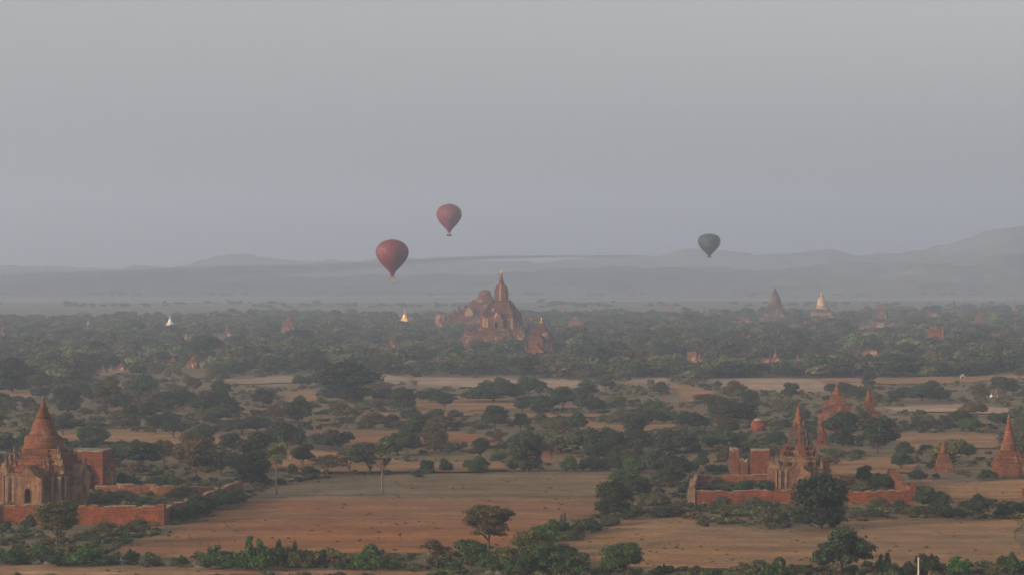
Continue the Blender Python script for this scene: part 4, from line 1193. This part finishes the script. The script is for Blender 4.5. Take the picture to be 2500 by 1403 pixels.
rub = []; rr_ = random.Random(3)
def rubble_mesh(seed):
    r = random.Random(seed); mb = MB()
    for i in range(16):
        x, y = r.gauss(0, 1.1), r.gauss(0, .5); q = r.uniform(.12, .38); mb.box(x - q, x + q, y - q * .7, y + q * .7, -.05, q * r.uniform(.5, 1.2))
    me = mb.mesh('rubble_heap'); crumble(me, .08, seed); me.materials.append(BR); return me
RMS = [rubble_mesh(i) for i in range(3)]
rubs = [(c1.lerp(c0, q), 'left yard wall') for q in (.62, .74, .87, .96)] + [(e0.lerp(e1, q), 'right enclosure wall') for q in (.08, .27, .41, .72, .88)]
nmz = {'left yard wall': ['leftmost', 'second', 'third', 'rightmost'], 'right enclosure wall': ['leftmost', 'second', 'third', 'fourth', 'rightmost']}; cnt = {}
for i, (p, wn) in enumerate(rubs):
    k = cnt.get(wn, 0); cnt[wn] = k + 1; o = link('rubble_heap', RMS[i % 3]); o.location = p + Vector((0, -1.6, 0)); o.rotation_euler = (0, 0, i * 1.1); o.scale = (1.4, 1.4, 1.3)
    tag(o, f'{nmz[wn][k]} heap of fallen bricks along the front foot of the {wn}', 'rubble', 'heaps of fallen brick')

# ---- brick blocks
def block(name, px, pyf, wpx, hpx, dep, yaw, label, mat, cat='ruin', slot=True, cap=True, jag=.12, seed=0):
    s = scl(pyf); w_, h_ = wpx / s / 2, hpx / s; o = empty(name, gp(px, pyf) + Vector((0, dep / 2, 0)), R(yaw)); tag(o, label, cat)
    mb = MB(); r = random.Random(seed); n = max(4, int(w_ * 2 / .9)); d2 = dep / 2
    top = [h_ * (1 - abs(r.gauss(0, jag))) for _ in range(n + 1)]
    poly = [(-w_, -.2)] + [(w_, -.2)] + [(w_ - 2 * w_ * i / n, top[i]) for i in range(n + 1)]
    mb.xz(list(reversed(poly)), -d2, d2); me = mb.mesh('body'); crumble(me, .06, seed); b_ = link('body', me, o, mat)
    for zz in (.33, .66):
        mb = MB(); mb.box(-w_ - .07, w_ + .07, -d2 - .08, d2 + .08, h_ * zz, h_ * zz + .16); mb.build('string_course', M['brick'], o)
    if slot: mb = MB(); mb.box(-.2, .25, -d2 - .02, -d2 + .3, h_ * .62, h_ * .82); mb.build('slit_window', M['dark'], o)
    if cap:
        mb = MB()
        for i in range(n): mb.box(-w_ + 2 * w_ * i / n, -w_ + 2 * w_ * (i + 1) / n, -d2 * .98, d2 * .98, min(top[n - i], top[n - i - 1]) - .05, max(top[n - i], top[n - i - 1]) + r.uniform(.12, .3))
        me = mb.mesh('grassy_top'); crumble(me, .05, seed); link('grassy_top', me, o, M['coping'])
    return o
bb = block('roofless_hall', 214, 1192, 86, 92, 8.0, -7.5, 'big roofless red brick block just behind the domed temple', BK, 'building', jag=.02, seed=3)
porch(bb, 3.4, 1.8, 4.0, -.2, 3.6, 6.2, 1.3, 2.6, .1, M['brick_plaster'], 1); porch(bb, 2.8, 1.5, 4.0, -.2, 3.8, 6.0, 1.1, 2.6, .1, M['brick_plaster'], 0)
block('ruined_tower', 1793, 1170, 22, 78, 2.4, -4, 'thin broken brick tower at the back of the right enclosure', BR, slot=False, jag=.05, seed=5)
block('ruined_tower', 1816, 1170, 20, 50, 2.2, -4, 'shortest broken brick stump between the thin tower and square tower', BR, slot=False, jag=.1, seed=6)
block('ruined_tower', 1858, 1176, 45, 78, 4.4, -4, 'square red brick tower left of the spired temple', BK, slot=False, jag=.02, seed=7)
block('brick_stub', 2502, 1212, 10, 24, 1.0, 0, 'small red brick stub at the right edge of the far field', BK, slot=False, cap=False, seed=8)

# ---- far stupas and temples seen over the wood
def far_thing(x, t0, f0, w0, m_, kind, lab):
    s = scl(f0); Hh = (f0 - t0) / s; hw = w0 / 2 / s; z = 0.0
    extra = 2.5 if f0 < 900 else .2                       # foot hidden in the trees
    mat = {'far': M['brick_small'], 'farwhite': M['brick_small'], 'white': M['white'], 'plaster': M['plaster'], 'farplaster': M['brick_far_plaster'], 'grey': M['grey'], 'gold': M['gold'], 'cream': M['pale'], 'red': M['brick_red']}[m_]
    top = M['white'] if m_ == 'farwhite' else mat
    nm = {'ruin': 'brick_ruin', 'temple': 'far_temple', 'turrets': 'turreted_temple', 'tiered': 'tiered_pagoda', 'bell': 'bell_stupa', 'fringe': 'spire_stupa'}.get(kind, 'far_stupa')
    cat = {'ruin': 'ruin', 'temple': 'temple', 'turrets': 'temple', 'tiered': 'pagoda'}.get(kind, 'stupa')
    o = empty(nm, gp(x, f0), R(rnd.uniform(-14, -4))); tag(o, lab, cat)
    if kind == 'ruin':
        mb = MB(); n = 6; r = random.Random(int(x))
        poly = [(-hw, -extra), (hw, -extra)] + [(hw - 2 * hw * i / n, Hh * (1 - abs(r.gauss(0, .14)))) for i in range(n + 1)]
        mb.xz(list(reversed(poly)), -hw * .6, hw * .6); mb.build('body', mat, o)
        mb = MB(); mb.box(-hw * .8, hw * .8, -hw * .8, -hw * .602, -extra, Hh * .45); mb.build('low_wall', mat, o)
    elif kind in ('stupa', 'fringe'):
        q = .34 if kind == 'stupa' else .25
        terrace(o, hw, -extra, Hh * .16, mat, .2, 'base'); terrace(o, hw * .84, Hh * .16, Hh * .26, mat, .15); terrace(o, hw * .68, Hh * .26, Hh * q, mat, .12)
        z1 = Hh * .60 if kind == 'stupa' else Hh * .48
        lath(o, 'bell', hw * .60, Hh * q, z1, BELL, mat, 14); lath(o, 'spire', hw * .25, z1 - .02, Hh, SPIRE, top, 10)
    elif kind == 'bell':
        for k in range(6): terrace(o, hw * (1 - k * .085), Hh * k * .085 - (extra if k == 0 else 0), Hh * (k + 1) * .085, mat, .3, cren=.4 if k < 4 else 0)
        for k in (1, 3): finials(o, hw * (.95 - k * .085), Hh * .085 * (k + 1), Hh * (.085 * (k + 1) + .10), mat)
        lath(o, 'bell', hw * .51, Hh * .51, Hh * .80, [(1, 0), (1.03, .05), (.96, .1), (.98, .18), (.93, .35), (.82, .6), (.68, .85), (.55, 1)], mat, 20); lath(o, 'spire', hw * .29, Hh * .80, Hh, SPIRE, mat, 12)
    elif kind == 'tiered':
        for k in range(5):
            terrace(o, hw * (1 - k * .155), Hh * k * .10 - (extra if k == 0 else 0), Hh * (k + 1) * .10, M['brick_far_plaster'] if k % 2 else M['ochre'], .5, cren=.5)
            finials(o, hw * (1 - k * .155) * .9, Hh * (k + 1) * .10, Hh * ((k + 1) * .10 + .09), M['pale'])
        lath(o, 'bell', hw * .36, Hh * .5, Hh * .76, BELL, M['ochre'], 20); lath(o, 'spire', hw * .145, Hh * .75, Hh * .97, SPIRE, M['ochre'], 12); lath(o, 'spire_umbrella', hw * .05, Hh * .95, Hh * 1.04, [(1, 0), (.3, .3), (.5, .4), (.05, 1)], M['grey'], 8)
    elif kind == 'temple':
        terrace(o, hw, -extra, Hh * .38, mat, .4, 'body', cren=.4); porch(o, hw * .9, hw * .3, hw, -extra, Hh * .30, Hh * .48, hw * .25, Hh * .2, 0.1, mat, 0)
        for k in range(3): terrace(o, hw * (.84 - k * .16), Hh * (.38 + k * .09), Hh * (.47 + k * .09), mat, .25, cren=.3)
        finials(o, hw * .85, Hh * .38, Hh * .55, mat)
        ribbed_tower(o, [(hw * .36, Hh * .65), (hw * .34, Hh * .74), (hw * .26, Hh * .82), (hw * .14, Hh * .88)], mat, mat); lath(o, 'spire', hw * .13, Hh * .88, Hh, SPIRE, top, 10)
    elif kind == 'turrets':
        terrace(o, hw, -extra, Hh * .42, mat, .3, 'body', cren=.4); terrace(o, hw * .45, Hh * .42, Hh * .66, mat, .3)
        mb = MB(); mb.xz(list(reversed([(x_ , z_ + Hh * .44) for x_, z_ in arch_pts(hw * .16, Hh * .13)])), -hw * .46 - .05, -hw * .45); mb.build('window', M['dark'], o)
        finials(o, hw * .85, Hh * .42, Hh * .72, mat, hw * .17, 'turret'); lath(o, 'bell', hw * .3, Hh * .66, Hh * .8, BELL, mat, 14); lath(o, 'spire', hw * .12, Hh * .8, Hh, SPIRE, mat, 10)
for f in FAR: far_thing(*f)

# ---- palms
def fan_leaf(seed, dead=False, L=1.55, pet=.75):
    r = random.Random(seed); mb = MB(); n = 11; spread = R(125)
    droop = .5 if dead else .18
    mb.tube([(0, 0, 0), (pet * .6, 0, .04), (pet, 0, 0)], [.035, .03, .025], 4)
    for i in range(n):
        a = -spread / 2 + spread * (i + .5) / n; l = L * (1 - .18 * abs(i - n / 2) / n) * r.uniform(.85, 1.05); hw = spread / n * .62
        z = r.uniform(-.05, .05)
        p0 = (pet, 0, 0); p1 = (pet + l * .6 * math.cos(a - hw), l * .6 * math.sin(a - hw), z - l * .6 * droop * .5); p2 = (pet + l * .6 * math.cos(a + hw), l * .6 * math.sin(a + hw), z - l * .6 * droop * .5 + .05)
        p3 = (pet + l * math.cos(a), l * math.sin(a), z - l * droop - r.uniform(0, .15)); mb.add([p0, p1, p3, p2], [(0, 1, 2, 3)])
    return mb.mesh('frond')
FG = plain('palm_green', (0.14, 0.16, 0.065), .6, .4, 1.3); FD = plain('palm_dead', (0.125, 0.080, 0.048), .9, .4, 1.3)
PB = plain('palm_bark', (0.13, 0.105, 0.085), .9, .35, 2)
FM = [fan_leaf(i) for i in range(4)]; FDM = [fan_leaf(20 + i, True, 1.3, .6) for i in range(3)]
for m_ in FM: m_.materials.append(FG)
for m_ in FDM: m_.materials.append(FD)
def palm(px, pyf, hpx, label, fr=34, dead=6, scale=1.0, skirt=False, group=None):
    s = scl(pyf); Hh = hpx / s - 1.6 * scale; o = empty('palm_tree', gp(px, pyf)); tag(o, label, 'palm tree', group)
    mb = MB(); mb.lathe([(.34, -.1), (.24, .5), (.19, Hh * .4), (.17, Hh * .8), (.22, Hh - .3), (.12, Hh)], 10); mb.build('trunk', PB, o)
    r = random.Random(int(px))
    def put(me, el, az, z, k, nm='frond'):
        f = link(nm, me, o); f.location = (0, 0, z); f.rotation_euler = (r.uniform(-.5, .5), -el, az); f.scale = (k,) * 3
    for i in range(fr):
        el = R(82) - R(105) * (i / fr) ** .9 + r.uniform(-.12, .12); put(FM[i % 4], el, i * 2.4, Hh - .25 + .4 * (1 - i / fr), scale * r.uniform(.85, 1.1))
    for i in range(dead): put(FDM[i % 3], R(-38 if not skirt else r.uniform(-68, -8)), i * 2.1, Hh - .5 - (r.uniform(0, 1.1) if skirt else 0), scale * r.uniform(.8, 1.0), 'dead_frond')
palm(675, 1206, 121, 'tall green fan palm standing alone on the stubble field, left', 46, 8, 1.35)
palm(933, 1203, 119, 'fan palm with a hanging skirt of dead brown leaves', 36, 30, 1.25, True)
sm = 'small fan palms in the middle distance'
for px_, py_, h_, lab in ((28, 1044, 40, 'fan palm near the left edge behind the domed temple'), (57, 1046, 24, 'short palm right of the fan palm near the left edge'), (1531, 963, 23, 'leftmost of the three small palms'), (1546, 965, 27, 'middle and tallest of the three small palms'),
                          (1562, 963, 22, 'rightmost of the three small palms'), (924, 944, 42, 'thin ragged palm beside the pale clearing left of centre'), (86, 908, 36, 'leftmost dark palm of the pair over the left wood'), (119, 905, 34, 'right one of the two dark palms over the left wood')):
    palm(px_, py_, h_, lab, 16, 3, 1.15 if h_ < 30 else 1.5, group=sm)

# ---- silvery tufts at the foot of the frame
AG = plain('silvery_leaf', (0.34, 0.36, 0.34), .6, .3, 2)
def tuft_mesh(seed):
    r = random.Random(seed); mb = MB()
    for i in range(90):
        a = r.uniform(0, 6.28); e = r.uniform(.15, 1.45); l = r.uniform(.5, 1.1); c = r.uniform(-.75, .75); cy_ = r.uniform(-.5, .5); w_ = .045
        dx, dy, dz = math.cos(a) * math.cos(e), math.sin(a) * math.cos(e), math.sin(e); px_, py_ = -math.sin(a) * w_, math.cos(a) * w_
        mb.add([(c - px_, cy_ - py_, 0), (c + px_, cy_ + py_, 0), (c + dx * l * .6 + px_, cy_ + dy * l * .6 + py_, dz * l * .7), (c + dx * l, cy_ + dy * l, dz * l * .95)], [(0, 1, 2, 3)])
    me = mb.mesh('silvery_plant'); me.materials.append(AG); return me
TM = [tuft_mesh(i) for i in range(3)]
tl = [(84, 1376, 26), (114, 1377, 24), (172, 1378, 36), (250, 1377, 34), (284, 1376, 32), (306, 1373, 34), (352, 1377, 30), (394, 1380, 26), (486, 1384, 30), (508, 1386, 22), (1192, 1399, 22), (1216, 1400, 22), (1582, 1402, 30), (1604, 1402, 24), (1696, 1402, 22), (1738, 1402, 24)]
for i, (px_, py_, w_) in enumerate(tl):
    s = scl(py_); o = link('silvery_plant', TM[i % 3]); o.location = gp(px_, py_); k = w_ / s / 2.2; o.scale = (k, k, k * 1.05); o.rotation_euler = (0, 0, i * 1.3)
    left = [q for q in tl if q[0] < 600]
    if px_ < 600: lab = f'{["leftmost", "second", "third", "fourth", "fifth", "sixth", "seventh", "eighth", "ninth", "rightmost"][i]} silvery spiky plant of the row beside the bottom left track'
    elif px_ < 1300: lab = f'{"left" if px_ < 1200 else "right"} one of two silvery plants below the flat-topped acacia'
    elif px_ < 1650: lab = f'{"left" if px_ < 1590 else "right"} one of two silvery plants right of the lone leafy tree'
    else: lab = f'{"left" if px_ < 1710 else "right"} one of two silvery plants at the bottom, right of centre'
    tag(o, lab, 'plant', 'silvery spiky plants along the bottom edge')

# ---- posts, vehicles, small white things
WH = M['white']
p = gp(2242, 1432); pp = empty('utility_post', p); tag(pp, 'thin pale concrete post at the bottom edge, right', 'post')
mb = MB(); mb.prism([(-.13, -.11), (.13, -.11), (.13, .11), (-.13, .11)], -.3, 4.75, .7); mb.build('shaft', plain('concrete', (.55, .50, .42), var=.1), pp); mb = MB(); mb.box(-.13, .13, -.1, .1, 4.75, 4.85); mb.build('cap', M['pale'], pp)
for px_, py_, h_, lab in ((2403, 1158, 34, 'thin pale post in the grass left of the stupa at the right edge'), (2025, 1086, 20, 'short white post at the right foot of the small cube shrine')):
    s = scl(py_); o = empty('marker_post', gp(px_, py_)); tag(o, lab, 'post'); mb = MB(); mb.prism([(-.12, -.1), (.12, -.1), (.12, .1), (-.12, .1)], -.2, h_ / s, .8); mb.build('shaft', M['pale'], o)
    mb = MB(); mb.box(-.17, .17, -.15, .15, -.1, .25); mb.build('foot', M['pale'], o)
def vehicle(px, py, L, h, label, yaw=0, bus=True):
    o = empty('parked_van' if not bus else 'parked_bus', gp(px, py), R(yaw)); tag(o, label, 'van' if not bus else 'bus')
    mb = MB(); hl = L / 2
    mb.xz([(-hl, .45), (hl, .45), (hl, h * .55), (hl * .88, h * .62), (hl * .78 if bus else hl * .5, h), (-hl * .96, h), (-hl, h * .9)], -1.0, 1.0); mb.build('body', WH, o)
    mb = MB(); mb.box(-hl * .85, hl * .5, -1.02, -1.003, h * .55, h * .85); mb.build('windows', M['dark'], o)
    for x in (-hl * .6, hl * .6):
        w_ = MB(); n = 12; w_.add([(x + .42 * math.cos(2 * math.pi * i / n), y, .42 + .42 * math.sin(2 * math.pi * i / n)) for y in (-1.05, 1.05) for i in range(n)], [(i, (i + 1) % n, n + (i + 1) % n, n + i) for i in range(n)] + [tuple(range(n)), tuple(range(2 * n - 1, n - 1, -1))]); w_.build('wheels', M['dark'], o)
vehicle(2430, 872, 6.5, 3.0, 'white van shining on the open ground above the right wood', 8, False)
vehicle(424, 841, 7.5, 3.2, 'white bus half hidden in the left wood', 5)
M['hut'] = plain('dusty_whitewash', (0.42, 0.38, 0.33), var=0.15)
def hut(px, py, wpx, h, label):
    s = scl(py); o = empty('white_hut', gp(px, py), R(-6)); tag(o, label, 'hut'); w_ = wpx / s / 2
    mb = MB(); mb.box(-w_, w_, -w_ * .6, w_ * .6, -.2, h); mb.build('wall', M['hut'], o); mb = MB(); mb.xz([(-w_ * 1.1, h), (w_ * 1.1, h), (0, h * 1.45)], -w_ * .7, w_ * .7); mb.build('roof', M['pale'], o)
    mb = MB(); mb.box(-.5, .5, -w_ * .6 - .02, -w_ * .6, 0, h * .75); mb.build('doorway', M['dark'], o)
hut(2407, 836, 8, 2.6, 'left white hut on the far right clearing'); hut(2432, 837, 8, 3.2, 'right white hut on the far right clearing'); hut(2350, 925, 9, 2.0, 'low pale hut at the edge of the wide far right field'); hut(1325, 893, 4, 3.4, 'tiny white hut in the trees below the tower temple'); hut(910, 824, 9, 3.0, 'small pale-walled hut above the thin red stupa')
o = tip_stupa('white_shrine', 2420, 969, [('step', [(3, 969), (2.4, 966), (1.8, 963)], None), ('round', [(1.6, 963), (.9, 960), (.2, 957)], None)], 'tiny white shrine left of the small stupa, far right plain', WH, 'shrine')

# ---- balloons
def balloon(px, top, foot, wpx, basket_px, label, cols, kind, yaw=0):
    D = 18.5; s = wpx / D; d = F / s; X = (px - 1250) / s; zt = H + (YH - top) / s; ze = H + (YH - foot) / s; zb = H + (YH - basket_px) / s
    Hn = zt - ze; o = empty('hot_air_balloon', (X, d, zb), R(yaw)); tag(o, label, 'hot air balloon')
    prof = [(.10, 0), (.225, .1), (.44, .2), (.64, .3), (.81, .4), (.935, .5), (.99, .58), (1, .64), (.985, .71), (.90, .81), (.72, .90), (.56, .945), (.36, .98), (.12, 1.0)]
    if kind == 'dark': prof = [(.09, 0), (.30, .11), (.59, .26), (.84, .41), (.96, .53), (1, .64), (.985, .74), (.93, .82), (.85, .88), (.72, .93), (.56, .965), (.40, .985), (.12, 1.0)]
    R0 = D / 2; z0 = ze - zb; G = 24; K = 4; n = G * K
    # resample profile smoothly
    zs = np.sin(np.linspace(0, 1, 44) * math.pi / 2); zf = np.linspace(0, 1, 400); rf = np.interp(zf, [p[1] for p in prof], [p[0] for p in prof]); rf[8:-8] = np.convolve(rf, np.ones(17) / 17, 'valid'); rs = np.interp(zs, zf, rf)
    vs = []; 
    for r_, z in zip(rs, zs):
        for i in range(n):
            a = 2 * math.pi * i / n; b_ = abs(math.sin(math.pi * (i % K) / K)); rr = R0 * r_ * (1 + .022 * b_ - .008)
            vs.append((rr * math.cos(a), rr * math.sin(a), z0 + z * Hn))
    fs = [(j * n + i, j * n + (i + 1) % n, (j + 1) * n + (i + 1) % n, (j + 1) * n + i) for j in range(len(zs) - 1) for i in range(n)]
    mb = MB(); mb.add(vs, fs, True); env = mb.build('envelope', cols[0], o)
    mb = MB(); mb.lathe([(R0 * .14, z0 + Hn * .9985), (R0 * .10, z0 + Hn + .12), (.05, z0 + Hn + .15)], 24); mb.build('crown_ring', cols[1], env)
    mb = MB(); mb.lathe([(R0 * .085, z0 - .9), (R0 * .105, z0 + .02)], 24); mb.f.pop(); mb.f.pop(); mb.sm.pop(); mb.sm.pop(); mb.build('scoop', cols[2], o)
    rad_at = lambda z: R0 * float(np.interp(z, zs, rs)) * 1.022
    def stroke(pts, th, nm):                    # raised print following the cloth: points (azimuth, height fraction)
        mb = MB(); vs = []; fs_ = []
        for k, (a, z) in enumerate(pts):
            a2, z2 = pts[min(k + 1, len(pts) - 1)]; a1, z1 = pts[max(k - 1, 0)]
            da, dz = (a2 - a1) * R0, (z2 - z1) * Hn; l = math.hypot(da, dz) or 1; na2, nz2 = -dz / l * th / 2, da / l * th / 2
            for sg in (-1, 1):
                aa, zz = a + sg * na2 / R0, z + sg * nz2 / Hn; rr = rad_at(zz) + .05
                vs.append((rr * math.cos(aa), rr * math.sin(aa), z0 + zz * Hn))
            if k: fs_.append((2 * k - 2, 2 * k - 1, 2 * k + 1, 2 * k))
        mb.add(vs, fs_); return mb
    if kind == 'red':
        for az in (-math.pi / 2 - .75, -math.pi / 2 + .75, math.pi / 2):
            em = stroke([(az + .33 * math.cos(t_), .60 + .14 * math.sin(t_)) for t_ in np.linspace(.1, 3.0, 14)], .22, ''); e2 = stroke([(az - .10 + .16 * math.cos(t_), .575 + .075 * math.sin(t_)) for t_ in np.linspace(-.8, 3.6, 12)], .16, '')
            em.add(e2.v, [tuple(f_) for f_ in e2.f])
            for q in (-.12, .0, .10): e3 = stroke([(az + q, .50), (az + q + .03, .56), (az + q, .60)], .12, ''); em.add(e3.v, e3.f)
            em.build('emblem', cols[3], env)
    else:
        az = -math.pi / 2 - .38
        for (zz, a0, a1, nn, m_) in ((.545, -.42, .30, 9, 1.0), (.455, -.34, .42, 12, .6)):
            band = MB(); r = random.Random(4)
            for i in range(nn):
                a = az + a0 + (a1 - a0) * (i + .5) / nn; hgt = .035 * m_ * r.uniform(.7, 1.2); q = stroke([(a - .018, zz), (a - .014, zz + hgt), (a + .012, zz + hgt * .6), (a + .018, zz)], .12, ''); band.add(q.v, q.f)
            band.build('lettering', cols[3], env)
        q = stroke([(az + 1.45 + .05 * math.sin(k), .66 - k * .035) for k in range(7)], .5, ''); q.build('emblem', cols[3], env)
    # burner frame, cables and basket
    mb = MB()
    for k in range(12):
        a = 2 * math.pi * k / 12; cx_, cy__ = (1.5 if math.cos(a) > 0 else -1.5) * .8, (.9 if math.sin(a) > 0 else -.9) * .8
        mb.tube([(R0 * .11 * math.cos(a), R0 * .11 * math.sin(a), z0 + .05), (cx_, cy__, 2.6)], [.03, .03], 4)
    mb.build('cables', M['dark'], o)
    mb = MB()
    for x in (-1.2, 1.2):
        for y in (-.72, .72): mb.tube([(x, y, 1.2), (x, y, 2.65)], [.05, .05], 5)
    mb.box(-1.25, 1.25, -.05, .05, 2.6, 2.7); mb.box(-.4, -.1, -.2, .2, 2.4, 2.95); mb.box(.1, .4, -.2, .2, 2.4, 2.95); mb.build('burner', M['dark'], o)
    mb = MB(); mb.prism([(-1.7, -.95), (1.7, -.95), (1.7, .95), (-1.7, .95)], 0, 1.15, 1.04); b_ = mb.build('basket', cols[4], o)
    mb = MB(); mb.box(-1.82, 1.82, -1.03, 1.03, 1.15, 1.28); mb.build('rim', M['bark'], b_)
RC = plain('red_balloon_cloth', (.150, .025, .034), .55, .10, .12); RD = plain('dark_red_cloth', (.16, .03, .03), .6); GC = plain('dark_green_cloth', (.022, .042, .036), .5, .15, .12)
GL = plain('gold_print', (.62, .36, .16), .5); GL2 = plain('faded_gold_print', (.40, .26, .17), .5); PKC = plain('pink_scoop', (.55, .24, .20), .6); WK = plain('wicker', (.42, .24, .11), .8)
balloon(957.5, 585, 671, 80, 687, 'larger and lower of the two red balloons, above the plain', (RC, RD, RD, GL2, WK), 'red', 4)
balloon(1096.5, 498, 568, 61, 577, 'smaller and higher of the two red balloons', (RC, RD, PKC, GL2, M['bark']), 'red', 40)
balloon(1731.5, 571, 625, 54.5, 630, 'dark green balloon with gold lettering in front of the hills', (GC, GC, M['pale'], GL2, M['bark']), 'dark', 0)
